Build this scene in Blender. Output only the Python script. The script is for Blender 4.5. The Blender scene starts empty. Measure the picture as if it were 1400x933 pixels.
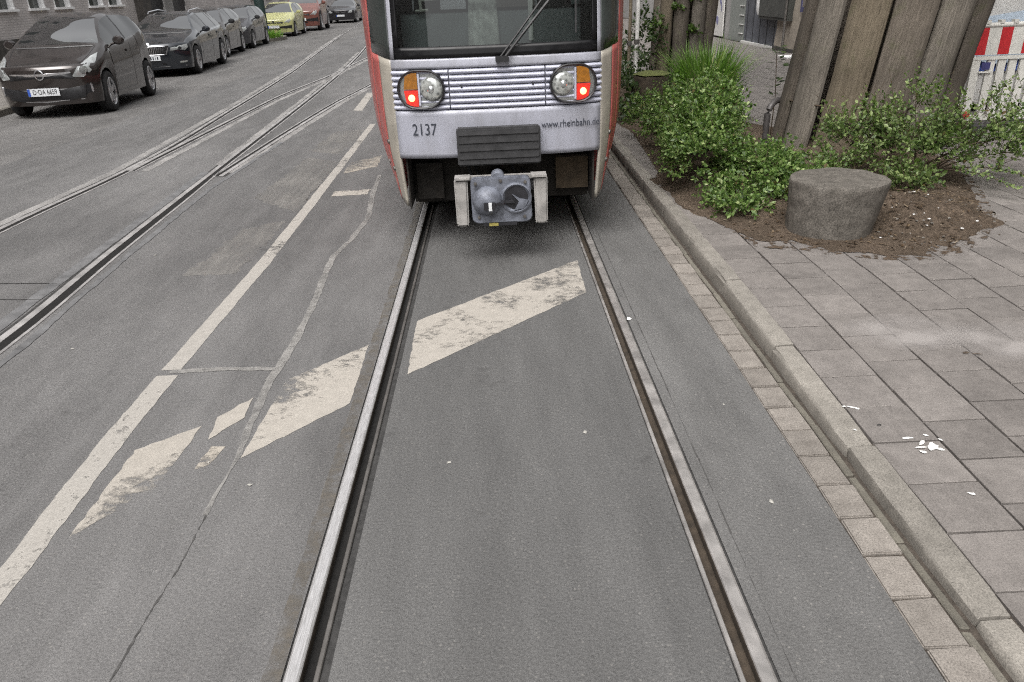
import bpy, bmesh, math, random
import numpy as np
from mathutils import noise as mnoise
from mathutils import Vector, Matrix
from mathutils.bvhtree import BVHTree
rnd = random.Random(7)
SC = bpy.context.scene
COL = SC.collection

# ------------------------------------------------------------------ camera, light, exposure
CAMX, CAMH, PITCH, YAW, ROLL, FPX = -0.02205, 1.9616, math.radians(25.123), math.radians(0.697), math.radians(-2.4), 1030.0
def cam_axes():
    p, y, r = PITCH, YAW, ROLL
    f = Vector((math.sin(y)*math.cos(p), math.cos(y)*math.cos(p), -math.sin(p)))
    a = Vector((math.cos(y), -math.sin(y), 0)); u = a.cross(f)
    return a*math.cos(r)+u*math.sin(r), -a*math.sin(r)+u*math.cos(r), f
CR, CU, CF = cam_axes()
cam = bpy.data.objects.new('camera', bpy.data.cameras.new('camera')); COL.objects.link(cam)
cam.matrix_world = Matrix(((CR.x, CU.x, -CF.x, CAMX), (CR.y, CU.y, -CF.y, 0), (CR.z, CU.z, -CF.z, CAMH), (0, 0, 0, 1)))
cam.data.sensor_width = 36; cam.data.lens = FPX/1400*36; cam.data.clip_start = 0.05; cam.data.clip_end = 2000
SC.camera = cam
def project(P):
    d = Vector(P)-Vector((CAMX, 0, CAMH)); z = d.dot(CF)
    if z < .05: return None
    return 700+FPX*d.dot(CR)/z, 466.5-FPX*d.dot(CU)/z, z

world = bpy.data.worlds.new('World'); SC.world = world; world.use_nodes = True
wn = world.node_tree.nodes; wl = world.node_tree.links
sky = wn.new('ShaderNodeTexSky'); sky.sky_type = 'NISHITA'; sky.sun_disc = False
SUN_EL, SUN_ROT = math.radians(58), math.radians(200)
sky.sun_elevation = SUN_EL; sky.sun_rotation = SUN_ROT; sky.dust_density = 6; sky.air_density = 1.2; sky.ozone_density = 1
hs = wn.new('ShaderNodeHueSaturation'); hs.inputs['Saturation'].default_value = 0.10
wl.new(sky.outputs[0], hs.inputs['Color']); wl.new(hs.outputs[0], wn['Background'].inputs['Color'])
wn['Background'].inputs['Strength'].default_value = 0.13
sl = bpy.data.lights.new('sun', 'SUN'); sl.energy = 0.9; sl.angle = math.radians(50); sl.color = (1, .94, .88)
sun = bpy.data.objects.new('sun', sl); COL.objects.link(sun)
sd = Vector((math.sin(SUN_ROT)*math.cos(SUN_EL), math.cos(SUN_ROT)*math.cos(SUN_EL), math.sin(SUN_EL)))
sun.rotation_euler = sd.to_track_quat('Z', 'Y').to_euler(); sun.location = (0, -5, 20)
SC.render.engine = 'CYCLES'; SC.cycles.use_denoising = False; SC.cycles.filter_width = 1.15; SC.cycles.sample_clamp_indirect = 4; SC.cycles.caustics_reflective = False; SC.cycles.caustics_refractive = False
vs = SC.view_settings; vs.view_transform = 'Standard'; vs.look = 'None'; vs.exposure = 0.93; vs.gamma = 1; vs.use_curve_mapping = False

# ------------------------------------------------------------------ materials
class NB:
    def __init__(s, name):
        s.m = bpy.data.materials.new(name); s.m.use_nodes = True
        s.n = s.m.node_tree.nodes; s.l = s.m.node_tree.links
        s.b = s.n['Principled BSDF']; s.out = s.n['Material Output']
        s.tc = s.n.new('ShaderNodeTexCoord').outputs['Object']
    def link(s, a, b): s.l.new(a, b)
    def val(s, sock, v):
        if hasattr(v, 'is_output'): s.l.new(v, sock)
        elif v is not None:
            if isinstance(v, (tuple, list)) and len(v) == 3 and sock.type == 'RGBA': v = (*v, 1)
            sock.default_value = v
    def map(s, scale=(1, 1, 1), co=None, rot=(0, 0, 0)):
        n = s.n.new('ShaderNodeMapping'); s.l.new(co or s.tc, n.inputs[0]); n.inputs['Scale'].default_value = scale
        n.inputs['Rotation'].default_value = rot
        return n.outputs[0]
    def noise(s, scale, detail=3, rough=.55, co=None, dist=0):
        n = s.n.new('ShaderNodeTexNoise'); s.l.new(co or s.tc, n.inputs['Vector']); n.inputs['Scale'].default_value = scale
        n.inputs['Detail'].default_value = detail; n.inputs['Roughness'].default_value = rough; n.inputs['Distortion'].default_value = dist
        return n.outputs['Fac']
    def voro(s, scale, co=None, out='Distance', feat='F1'):
        n = s.n.new('ShaderNodeTexVoronoi'); n.feature = feat; s.l.new(co or s.tc, n.inputs['Vector']); n.inputs['Scale'].default_value = scale
        return n.outputs[out]
    def ramp(s, fac, *stops):
        n = s.n.new('ShaderNodeValToRGB'); s.l.new(fac, n.inputs[0]); e = n.color_ramp.elements
        while len(e) < len(stops): e.new(.5)
        for el, (p, c) in zip(e, stops):
            el.position = p; el.color = (c, c, c, 1) if isinstance(c, (int, float)) else (*c, 1)
        return n.outputs[0]
    def mix(s, fac, a, b, mode='MIX'):
        n = s.n.new('ShaderNodeMix'); n.data_type = 'RGBA'; n.blend_type = mode
        s.val(n.inputs[0], fac); s.val(n.inputs[6], a); s.val(n.inputs[7], b)
        return n.outputs[2]
    def math(s, op, a, b=0.0, clamp=False):
        n = s.n.new('ShaderNodeMath'); n.operation = op; n.use_clamp = clamp; s.val(n.inputs[0], a); s.val(n.inputs[1], b)
        return n.outputs[0]
    def rand(s): return s.n.new('ShaderNodeObjectInfo').outputs['Random']
    def island(s): return s.n.new('ShaderNodeNewGeometry').outputs['Random Per Island']
    def bump(s, h, strength=.3, dist=.01):
        n = s.n.new('ShaderNodeBump'); n.inputs['Strength'].default_value = strength; n.inputs['Distance'].default_value = dist
        s.l.new(h, n.inputs['Height']); s.l.new(n.outputs[0], s.b.inputs['Normal'])
    def set(s, col=None, rough=None, metal=None, spec=None, **k):
        s.val(s.b.inputs['Base Color'], col); s.val(s.b.inputs['Roughness'], rough); s.val(s.b.inputs['Metallic'], metal)
        if spec is not None: s.b.inputs['Specular IOR Level'].default_value = spec
        for kk, v in k.items(): s.val(s.b.inputs[kk.replace('_', ' ')], v)
        return s
def sc3(c, f): return tuple(min(1, x*f) for x in c)

def plain(name, col, rough=.6, metal=0, var=.18, scale=6, bump=.0, **k):
    b = NB(name); n = b.noise(scale, 4); c = b.ramp(n, (.3, sc3(col, 1-var)), (.7, sc3(col, 1+var)))
    r = b.ramp(b.noise(scale*2.3, 3), (.3, max(.02, rough-.08)), (.7, min(1, rough+.1)))
    b.set(c, r, metal, **k)
    if bump: b.bump(b.noise(scale*12, 4), bump, .004)
    return b.m

def asphalt(name, dark, light, warm=(1, .980, .970), pebble=.6, stretch=1):
    b = NB(name)
    co = b.map((1, 1/stretch, 1))
    big = b.noise(.55, 4, co=co); mid = b.noise(4, 5, .65, co=co); fine = b.noise(95, 2, .7); gr = b.noise(260, 1)
    vcol = b.voro(62, out='Color'); vd = b.voro(62)
    base = b.ramp(b.math('ADD', b.math('MULTIPLY', big, .6), b.math('MULTIPLY', mid, .4)), (.36, sc3(tuple(dark*w for w in warm), 1)), (.62, tuple(light*w for w in warm)))
    sp = b.ramp(fine, (.27, .68), (.5, 1.0), (.75, 1.32))
    c = b.mix(.8, base, sp, 'MULTIPLY')
    sp2 = b.ramp(gr, (.3, .6), (.7, 1.4)); c = b.mix(.7, c, sp2, 'MULTIPLY')
    peb = b.math('MULTIPLY', b.ramp(vcol, (.72, 0.0), (.80, 1.0)), b.ramp(vd, (.22, 1.0), (.36, 0.0)))
    c = b.mix(b.math('MULTIPLY', peb, pebble*.6), c, tuple(.26*w for w in (1, .96, .9)))
    pit = b.ramp(b.noise(34, 3, .7), (.26, 1.0), (.36, 0.0)); c = b.mix(b.math('MULTIPLY', pit, .45), c, (.03, .03, .031))
    smear = b.noise(1.7, 5, .7, b.map((1.6, .22, 1))); c = b.mix(.75, c, b.ramp(smear, (.32, .80), (.5, 1.0), (.72, 1.22)), 'MULTIPLY')
    dab = b.ramp(b.noise(3.1, 6, .75, dist=.6), (.63, 0.0), (.78, .5)); c = b.mix(dab, c, tuple(.19*w for w in warm))
    oil = b.ramp(b.noise(2.3, 4, .7), (.25, .55), (.36, 0.0)); c = b.mix(oil, c, (.045, .044, .043))
    b.set(c, b.ramp(mid, (.3, .62), (.7, .9)), 0, .35)
    h = b.math('ADD', b.math('MULTIPLY', fine, .8), b.math('MULTIPLY', vd, .5)); b.bump(h, .55, .006)
    return b.m
ASPH = asphalt('asphalt', .092, .150, stretch=3)
ASPH_MID = asphalt('asphalt_between_rails', .092, .122, (1, .99, .975), .5, 4)
ASPH_R = asphalt('asphalt_by_gutter', .096, .142, (1, .985, .965), .8, 2)
ASPH_FAR = asphalt('asphalt_parking', .108, .158, (1, .97, .945), .4, 2)
SEAM = plain('bitumen_seam', (.135, .135, .137), .5, var=.3, scale=9, bump=.15)
CRACK = plain('crack_tar', (.035, .034, .033), .75, var=.4, scale=30, bump=.3)
CRACKF = plain('faint_crack', (.062, .06, .058), .8, var=.4, scale=30, bump=.3)
DIRT = plain('joint_dirt', (.055, .045, .036), .95, var=.4, scale=40, bump=.4)
RUSTB = None
def rust_band():
    b = NB('rusty_band'); n = b.noise(30, 4, .7); m = b.noise(11, 6, .75)
    b.set(b.ramp(n, (.3, (.12, .108, .092)), (.7, (.185, .165, .137))), .9, 0, .2)
    tr = b.n.new('ShaderNodeBsdfTransparent'); mx = b.n.new('ShaderNodeMixShader')
    b.val(mx.inputs[0], b.ramp(m, (.38, .0), (.68, .75))); b.link(tr.outputs[0], mx.inputs[1]); b.link(b.b.outputs[0], mx.inputs[2]); b.link(mx.outputs[0], b.out.inputs[0])
    return b.m
RUSTB = rust_band()
def paint_mat(name, col, wear_lo, wear_hi, stretch=(1, 1, 1), rot=0, sc=9, patch=1.3, grad=None):
    b = NB(name); co = b.map(stretch, rot=(0, 0, rot))
    big = b.noise(patch, 2, .5); w = b.noise(sc, 6, .72, co=co, dist=.3); fine = b.noise(120, 2, .7)
    f = b.math('ADD', b.math('MULTIPLY', w, .56), b.math('ADD', b.math('MULTIPLY', big, .46), b.math('MULTIPLY', fine, .10)))
    if grad:    # wheels have scrubbed one side of the mark more than the other
        (px_, py_), (dx_, dy_) = grad; sx_ = b.n.new('ShaderNodeSeparateXYZ'); b.link(b.tc, sx_.inputs[0])
        g_ = b.math('ADD', b.math('MULTIPLY', b.math('SUBTRACT', sx_.outputs[0], px_), dx_), b.math('MULTIPLY', b.math('SUBTRACT', sx_.outputs[1], py_), dy_)); f = b.math('ADD', f, g_)
    keep = b.ramp(f, (wear_lo, 0.0), (wear_hi, 1.0))
    c = b.mix(b.ramp(b.noise(16, 5, .6), (.35, 0.0), (.75, .5)), col, sc3(col, .68)); c = b.mix(.6, c, b.ramp(fine, (.3, .7), (.7, 1.15)), 'MULTIPLY')
    b.set(c, .75, 0, .3); b.bump(b.noise(90, 3), .3, .004)
    tr = b.n.new('ShaderNodeBsdfTransparent'); mx = b.n.new('ShaderNodeMixShader')
    b.link(keep, mx.inputs[0]); b.link(tr.outputs[0], mx.inputs[1]); b.link(b.b.outputs[0], mx.inputs[2]); b.link(mx.outputs[0], b.out.inputs[0])
    return b.m
SEAMP = paint_mat('seam_filler', (.27, .262, .25), .36, .62, (1, 1, 1), 0, 22, 3)
PAINT = paint_mat('road_paint', (.40, .372, .332), .45, .52, (1, 1.6, 1), .7, 11, 1.9)
PAINT_A = paint_mat('road_paint_bar', (.40, .372, .332), .40, .53, (1, 1.5, 1), .7, 15, 3.4, ((-.55, 4.4), (-.035, 0)))
PAINT_B = paint_mat('road_paint_bar_scrubbed', (.40, .372, .332), .46, .56, (1, 1.4, 1), .7, 14, 2.6, ((-1.10, 3.70), (.34, -.18)))
PAINT_C = paint_mat('road_paint_bar_rubbed', (.39, .362, .322), .46, .58, (1, 1.4, 1), .4, 14, 2.6, ((-1.68, 2.93), (-.75, .30)))
PAINT_LINE = paint_mat('road_paint_line', (.38, .36, .33), .42, .51, sc=16)
PAINT_WORN = paint_mat('road_paint_worn', (.40, .365, .315), .48, .60, (1, 2.2, 1), .4)
SCUFF = paint_mat('pale_scuff', (.26, .25, .235), .38, .80, (2.4, .35, 1), 0, 5)
def granite(name, a, c_, sp=.35, scale=1.0):
    b = NB(name); r = b.rand(); va = b.n.new('ShaderNodeVectorMath'); b.link(b.tc, va.inputs[0]); cx = b.n.new('ShaderNodeCombineXYZ')
    for i_, f_ in enumerate((61.0, 37.0, 23.0)): b.link(b.math('MULTIPLY', r, f_), cx.inputs[i_])
    b.link(cx.outputs[0], va.inputs[1]); co = va.outputs[0]
    fine = b.noise(150*scale, 2, .8, co); mid = b.noise(14, 5, .6, co); big = b.noise(2.2, 3, co=co)
    base = b.mix(b.ramp(mid, (.3, 0.0), (.7, 1.0)), a, c_)
    c = b.mix(.75, base, b.ramp(fine, (.28, 1-sp*1.2), (.5, 1.0), (.74, 1+sp)), 'MULTIPLY')
    c = b.mix(.55, c, b.ramp(big, (.3, .72), (.7, 1.2)), 'MULTIPLY')
    rr = b.n.new('ShaderNodeMapRange'); b.link(r, rr.inputs[0]); rr.inputs[3].default_value = .84; rr.inputs[4].default_value = 1.12
    c = b.mix(1.0, c, b.ramp(r, (0, .88), (1, 1.10)), 'MULTIPLY')
    b.set(c, .85, 0, .3); b.bump(b.math('ADD', b.math('MULTIPLY', fine, .5), mid), .5, .004)
    return b.m
KERB = granite('kerb_granite', (.19, .177, .157), (.265, .247, .22), .5)
SETT = granite('gutter_sett_stone', (.19, .172, .154), (.262, .239, .215), .5)
SLAB = granite('paving_concrete', (.156, .143, .134), (.208, .191, .179), .36)
BASALT = granite('basalt_block', (.09, .082, .071), (.165, .151, .133), .8, .6)
EARTHY = granite('earthy_stone', (.022, .017, .012), (.05, .038, .027), .7, .5)
GUTTER = granite('gutter_strip_stone', (.12, .112, .095), (.17, .158, .13))
STEEL = NB('rail_steel'); 
_n = STEEL.noise(60, 3, co=STEEL.map((8, .25, 1))); STEEL.set(STEEL.ramp(_n, (.3, (.42, .41, .405)), (.7, (.74, .73, .73))), STEEL.ramp(STEEL.noise(40, 3, co=STEEL.map((4, .4, 1))), (.3, .30), (.7, .5)), .62); STEEL = STEEL.m
STEEL_W = plain('rail_steel_worn', (.42, .40, .385), .42, .6, .35, 7)
STEEL_D = plain('rail_steel_dull', (.17, .16, .15), .5, .7, .3, 8)
STEEL_F = plain('rail_steel_far', (.38, .368, .36), .45, .35, .3, 5)
RUST = plain('rail_groove_rust', (.045, .034, .024), .95, 0, .4, 20, .3)
BLACKD = plain('groove_dark', (.005, .0045, .004), .95, 0, .4, 20)
SOIL = NB('soil'); _n = SOIL.noise(38, 6, .75); _m = SOIL.noise(5, 4)
SOIL.set(SOIL.mix(SOIL.ramp(_m, (.4, 0.0), (.62, 1.0)), SOIL.ramp(_n, (.3, (.042, .032, .024)), (.7, (.125, .096, .071))), SOIL.ramp(_n, (.3, (.056, .043, .033)), (.7, (.165, .126, .094)))), .97, 0, .15); SOIL.bump(_n, 1, .02); SOIL = SOIL.m
def wood(name, a, c_, moss=0.0):
    b = NB(name); r = b.rand()
    co = b.map((9, 9, .45)); g = b.noise(6, 6, .7, co=co, dist=.8); big = b.noise(1.6, 3); st = b.noise(24, 4, .7, co=b.map((5, 5, .25)))
    c = b.mix(b.ramp(g, (.3, 0.0), (.7, 1.0)), a, c_); c = b.mix(.7, c, b.ramp(st, (.30, .28), (.45, .9), (.75, 1.3)), 'MULTIPLY')
    c = b.mix(.7, c, b.ramp(big, (.3, .6), (.7, 1.25)), 'MULTIPLY'); c = b.mix(1, c, b.ramp(r, (0, .75), (1, 1.2)), 'MULTIPLY')
    if moss: c = b.mix(b.ramp(b.noise(5, 5, .7), (.55, 0.0), (.7, moss)), c, (.07, .085, .03))
    b.set(c, .9, 0, .2); b.bump(b.math('ADD', g, st), .6, .008); return b.m
WOOD = wood('weathered_timber', (.09, .076, .062), (.16, .138, .115), .35)
WOOD_B = wood('weathered_timber_brown', (.11, .09, .065), (.185, .155, .115), .3)
WOOD_G = wood('weathered_timber_grey', (.10, .089, .076), (.195, .174, .148), .2)
BARK = wood('bark', (.06, .05, .04), (.11, .095, .075), .4)
def leaf_mat(name, stops, trans=.35):
    b = NB(name); i = b.island(); c = b.ramp(i, *stops)
    b.set(c, .42, 0, .45)
    t = b.n.new('ShaderNodeBsdfTranslucent'); b.link(b.mix(1, c, (1.0, 1.3, .6), 'MULTIPLY'), t.inputs[0])
    mx = b.n.new('ShaderNodeMixShader'); mx.inputs[0].default_value = trans
    b.link(b.b.outputs[0], mx.inputs[1]); b.link(t.outputs[0], mx.inputs[2]); b.link(mx.outputs[0], b.out.inputs[0]); return b.m
LEAF = leaf_mat('shrub_leaf', ((0, (.14, .095, .04)), (.03, (.05, .09, .024)), (.4, (.105, .18, .045)), (.8, (.185, .28, .075)), (1, (.38, .45, .20))))
LEAF_L = leaf_mat('sprawling_shrub_leaf', ((0, (.13, .085, .04)), (.035, (.055, .09, .028)), (.5, (.125, .19, .055)), (1, (.30, .37, .15))))
LEAF_T = leaf_mat('tree_leaf', ((0, (.04, .075, .015)), (.5, (.07, .12, .025)), (1, (.11, .17, .04))))
LEAF_IVY = leaf_mat('ivy_leaf', ((0, (.022, .042, .014)), (.6, (.045, .075, .024)), (1, (.09, .125, .045))))
GRASS = leaf_mat('tuft_grass', ((0, (.075, .14, .03)), (.5, (.135, .23, .055)), (.9, (.21, .31, .09)), (1, (.38, .36, .18))), .4)
MOSS = plain('moss', (.075, .085, .022), .95, 0, .4, 30, .6)
TWIG = plain('twig', (.06, .042, .026), .9, 0, .3, 30)
SILVER = NB('tram_silver'); SILVER.set(SILVER.mix(SILVER.ramp(SILVER.noise(5, 5, .65, co=SILVER.map((1, 1, .35))), (.38, 0.0), (.72, .8)), (.40, .41, .475), (.26, .262, .285)), SILVER.ramp(SILVER.noise(9, 4), (.3, .38), (.7, .6)), .1, Coat_Weight=.25); SILVER = SILVER.m
SILVER_R = NB('tram_rib_silver'); SILVER_R.set(SILVER_R.ramp(SILVER_R.noise(12, 4), (.3, (.42, .43, .51)), (.7, (.51, .52, .61))), .45, .12); SILVER_R = SILVER_R.m
GRILLEB = plain('grille_backing', (.20, .205, .245), .5, 0, .2, 9)
BEIGE = plain('tram_beige', (.34, .315, .27), .45, 0, .15, 7, Coat_Weight=.2)
RED = plain('tram_red', (.40, .098, .088), .42, 0, .14, 9, Coat_Weight=.3)
RUBBER = plain('black_rubber', (.035, .035, .037), .7, 0, .3, 14, .2)
BLACKP = plain('black_plastic', (.018, .018, .02), .4, 0, .3, 10)
UNDER = plain('underframe_grime', (.022, .019, .016), .9, 0, .4, 9, .3)
UNDERB = plain('underframe_brown', (.075, .055, .035), .9, 0, .4, 9, .3)
COUPL = plain('coupler_blue_grey', (.16, .172, .205), .5, .3, .45, 16, .3)
COUPL_D = plain('coupler_dark', (.03, .03, .035), .5, .4, .3, 20)
GUARD = plain('coupler_guard_cream', (.29, .28, .268), .6, 0, .3, 9, .15)
CABGREY = plain('cab_grey', (.27, .29, .315), .6, 0, .14, 5)
CABDARK = plain('cab_dark', (.02, .02, .022), .7, 0, .3, 5)
MATT_WHITE = plain('white_shape', (.78, .78, .78), .8, 0, .25, 12)
WHITE = plain('white_paint', (.62, .61, .59), .5, 0, .12, 8)
WHITEB = plain('window_white', (.82, .82, .82), .5, 0, .06, 8)
INK = plain('dark_lettering', (.035, .04, .055), .5, 0, .1, 8)
def glass(name, tint, refl=1.0, add=.0):
    b = NB(name); fr = b.n.new('ShaderNodeFresnel'); fr.inputs[0].default_value = 1.52
    g = b.n.new('ShaderNodeBsdfGlossy'); g.inputs['Roughness'].default_value = .02; g.inputs[0].default_value = (refl, refl, refl, 1)
    t = b.n.new('ShaderNodeBsdfTransparent'); t.inputs[0].default_value = (*tint, 1)
    mx = b.n.new('ShaderNodeMixShader'); b.link(b.math('ADD', fr.outputs[0], add), mx.inputs[0]); b.link(t.outputs[0], mx.inputs[1]); b.link(g.outputs[0], mx.inputs[2])
    b.link(mx.outputs[0], b.out.inputs[0]); return b.m
GLASS = glass('windscreen_glass', (.50, .55, .52))
CARGLASS_T = glass('car_glass_clear', (.70, .76, .71), 1.0, .24)
CARGLASS_S = glass('car_glass_side', (.42, .47, .43), 1.0, .05)
SURR = plain('windscreen_surround', (.006, .006, .007), .3, 0, .2, 8, spec=.3)
GLASS_D = plain('tinted_glass', (.03, .036, .034), .06, 0, .3, 3, spec=.8)
CARGLASS = plain('car_glass', (.035, .042, .036), .05, 0, .5, 2.2, spec=.9)
LENS = NB('lamp_lens'); LENS.set(LENS.ramp(LENS.voro(34), (.1, (.14, .145, .14)), (.6, (.5, .52, .5))), .12, .4, Coat_Weight=1); LENS = LENS.m
REFL = plain('lamp_reflector', (.55, .57, .57), .18, .8, .2, 30)
AMBER = plain('amber_lens', (.30, .12, .015), .2, 0, .25, 40, Coat_Weight=.8)
REDL = plain('red_lens', (.55, .03, .02), .2, 0, .2, 40, Coat_Weight=.8, Emission_Color=(1, .04, .02, 1), Emission_Strength=.12)
GLOW = plain('lit_tail_bulb', (1, .25, .12), .3, 0, .05, 10, Emission_Color=(1, .16, .05, 1), Emission_Strength=7)
SEATM = plain('seat_fabric', (.11, .105, .10), .9, 0, .3, 8)
LENS_C = plain('car_lamp_lens', (.42, .44, .44), .12, .3, .3, 9, Coat_Weight=1)
CHROME = plain('chrome', (.75, .75, .77), .15, 1, .08, 9)
TYRE = plain('tyre', (.022, .022, .023), .85, 0, .3, 20)
RIM = plain('alloy_rim', (.5, .5, .51), .3, .8, .1, 9)
PLATE = plain('number_plate', (.66, .68, .70), .5, 0, .05, 9)
PLATEBLUE = plain('plate_blue', (.03, .09, .42), .5, 0, .05, 9)
def carpaint(name, col, rough=.28, metal=.3):
    b = NB(name); n = b.noise(3, 4); b.set(b.ramp(n, (.3, sc3(col, .88)), (.7, sc3(col, 1.12))), b.ramp(b.noise(7, 4), (.3, rough-.05), (.7, rough+.1)), metal, Coat_Weight=.9, Coat_Roughness=.05); return b.m
def brickwall(name, a, c_, mortar, sx, sy, scale=1.0, plane='YZ'):
    b = NB(name); sp = b.n.new('ShaderNodeSeparateXYZ'); b.link(b.tc, sp.inputs[0]); cb = b.n.new('ShaderNodeCombineXYZ')
    i = {'X': 0, 'Y': 1, 'Z': 2}; b.link(sp.outputs[i[plane[0]]], cb.inputs[0]); b.link(sp.outputs[i[plane[1]]], cb.inputs[1])
    t = b.n.new('ShaderNodeTexBrick'); b.link(cb.outputs[0], t.inputs[0]); t.inputs['Scale'].default_value = 1
    for k, v in (('Color1', (*a, 1)), ('Color2', (*c_, 1)), ('Mortar', (*mortar, 1)), ('Mortar Size', .012), ('Brick Width', sx), ('Row Height', sy)): t.inputs[k].default_value = v
    c = b.mix(.6, t.outputs[0], b.ramp(b.noise(1.3, 5), (.3, .72), (.7, 1.2)), 'MULTIPLY'); b.set(c, .9, 0, .2); b.bump(t.outputs[1], -.4, .01); return b.m
BRICK = brickwall('grey_brick', (.50, .47, .46), (.56, .53, .52), (.40, .375, .365), .25, .083)
PAVE_L = brickwall('far_paving', (.21, .195, .18), (.25, .235, .22), (.11, .1, .09), .3, .3, plane='XY')
RENDERW = plain('grey_render', (.30, .293, .286), .9, 0, .2, 1.5, .3)
RENDERB = plain('beige_render', (.27, .25, .22), .9, 0, .2, 1.5, .3)
STONE_D = plain('dark_plinth', (.06, .055, .05), .9, 0, .3, 4, .3)

# ------------------------------------------------------------------ mesh helpers
def link_obj(name, me, mat=None, parent=None):
    o = bpy.data.objects.new(name, me); COL.objects.link(o)
    if mat is not None and not me.materials: me.materials.append(mat)
    if parent is not None: o.parent = parent
    return o
def mesh(name, V, F, smooth=False, ang=None):
    me = bpy.data.meshes.new(name); me.from_pydata([tuple(v) for v in V], [], F); me.update()
    if smooth:
        me.shade_smooth()
        if ang: me.set_sharp_from_angle(angle=math.radians(ang))
    return me
def mk(name, V, F, mat, parent=None, smooth=False, ang=None): return link_obj(name, mesh(name, V, F, smooth, ang), mat, parent)
def tag(o, label, cat, group=None, kind=None):
    if label: o['label'] = label
    if cat: o['category'] = cat
    if group: o['group'] = group
    if kind: o['kind'] = kind
    return o
def struct(o, label=None): o['kind'] = 'structure'; 
def empty(name, loc=(0, 0, 0), rz=0, label=None, cat=None, group=None):
    o = bpy.data.objects.new(name, None); COL.objects.link(o); o.location = loc; o.rotation_euler = (0, 0, rz); o.empty_display_size = .2
    return tag(o, label, cat, group)
class MB:
    """collects shapes into one mesh"""
    def __init__(s): s.V = []; s.F = []
    def add(s, V, F):
        n = len(s.V); s.V += [tuple(v) for v in V]; s.F += [tuple(i+n for i in f) for f in F]; return s
    def box(s, c, d, R=None):
        c = Vector(c); V = []
        for x in (-.5, .5):
            for y in (-.5, .5):
                for z in (-.5, .5):
                    v = Vector((x*d[0], y*d[1], z*d[2])); v = R @ v if R else v; V.append(c+v)
        return s.add(V, [(0, 1, 3, 2), (4, 6, 7, 5), (0, 4, 5, 1), (2, 3, 7, 6), (0, 2, 6, 4), (1, 5, 7, 3)])
    def tube(s, pts, r, n=8, cap=True):
        pts = [Vector(p) for p in pts]; rs = r if isinstance(r, (list, tuple)) else [r]*len(pts); V = []; F = []
        up = Vector((0, 0, 1))
        for i, p in enumerate(pts):
            t = (pts[min(i+1, len(pts)-1)]-pts[max(i-1, 0)]).normalized()
            a = t.cross(up if abs(t.z) < .9 else Vector((1, 0, 0))).normalized(); b = t.cross(a)
            for k in range(n):
                th = 2*math.pi*k/n; V.append(p+(a*math.cos(th)+b*math.sin(th))*rs[i])
        for i in range(len(pts)-1):
            for k in range(n): F.append((i*n+k, i*n+(k+1) % n, (i+1)*n+(k+1) % n, (i+1)*n+k))
        if cap: F.append(tuple(range(n))[::-1]); F.append(tuple(range((len(pts)-1)*n, len(pts)*n)))
        return s.add(V, F)
    def prism(s, poly, o, ax, ay, depth):
        """poly (2d list) in axes ax, ay at origin o, extruded by vector depth"""
        o, ax, ay, depth = Vector(o), Vector(ax), Vector(ay), Vector(depth); n = len(poly)
        V = [o+ax*p[0]+ay*p[1] for p in poly]; V += [v+depth for v in V]
        F = [tuple(range(n)), tuple(range(2*n-1, n-1, -1))]+[(i, i+n, (i+1) % n+n, (i+1) % n) for i in range(n)]
        return s.add(V, F)
    def lathe(s, prof, o, ax, ay, az, n=24):
        """prof: (r, h) ; revolve around az"""
        o, ax, ay, az = Vector(o), Vector(ax), Vector(ay), Vector(az); V = []; F = []; m = len(prof)
        for k in range(n):
            c, q = math.cos(2*math.pi*k/n), math.sin(2*math.pi*k/n)
            for r, h in prof: V.append(o+(ax*c+ay*q)*r+az*h)
        for k in range(n):
            for i in range(m-1):
                a = k*m+i; b = ((k+1) % n)*m+i; F.append((a, b, b+1, a+1))
        return s.add(V, F)
    def build(s, name, mat, parent=None, smooth=False, ang=40, fix=True):
        me = mesh(name, s.V, s.F)
        if fix:
            bm = bmesh.new(); bm.from_mesh(me); bmesh.ops.recalc_face_normals(bm, faces=bm.faces); bm.to_mesh(me); bm.free()
        if smooth: me.shade_smooth(); me.set_sharp_from_angle(angle=math.radians(ang))
        return link_obj(name, me, mat, parent)
def bevel_box_mesh(name, sx, sy, sz, bev, mat, seg=1, jitter=0, seed=0):
    r = random.Random(seed); bm = bmesh.new(); bmesh.ops.create_cube(bm, size=1)
    for v in bm.verts: v.co = Vector((v.co.x*sx+r.uniform(-jitter, jitter), v.co.y*sy+r.uniform(-jitter, jitter), (v.co.z-.5)*sz+(r.uniform(-jitter, jitter)*.3 if v.co.z > 0 else 0)))
    bmesh.ops.bevel(bm, geom=[e for e in bm.edges if any(v.co.z > -sz*.5 for v in e.verts)], offset=bev, segments=seg, affect='EDGES')
    me = bpy.data.meshes.new(name); bm.to_mesh(me); bm.free(); me.materials.append(mat); return me
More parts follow.
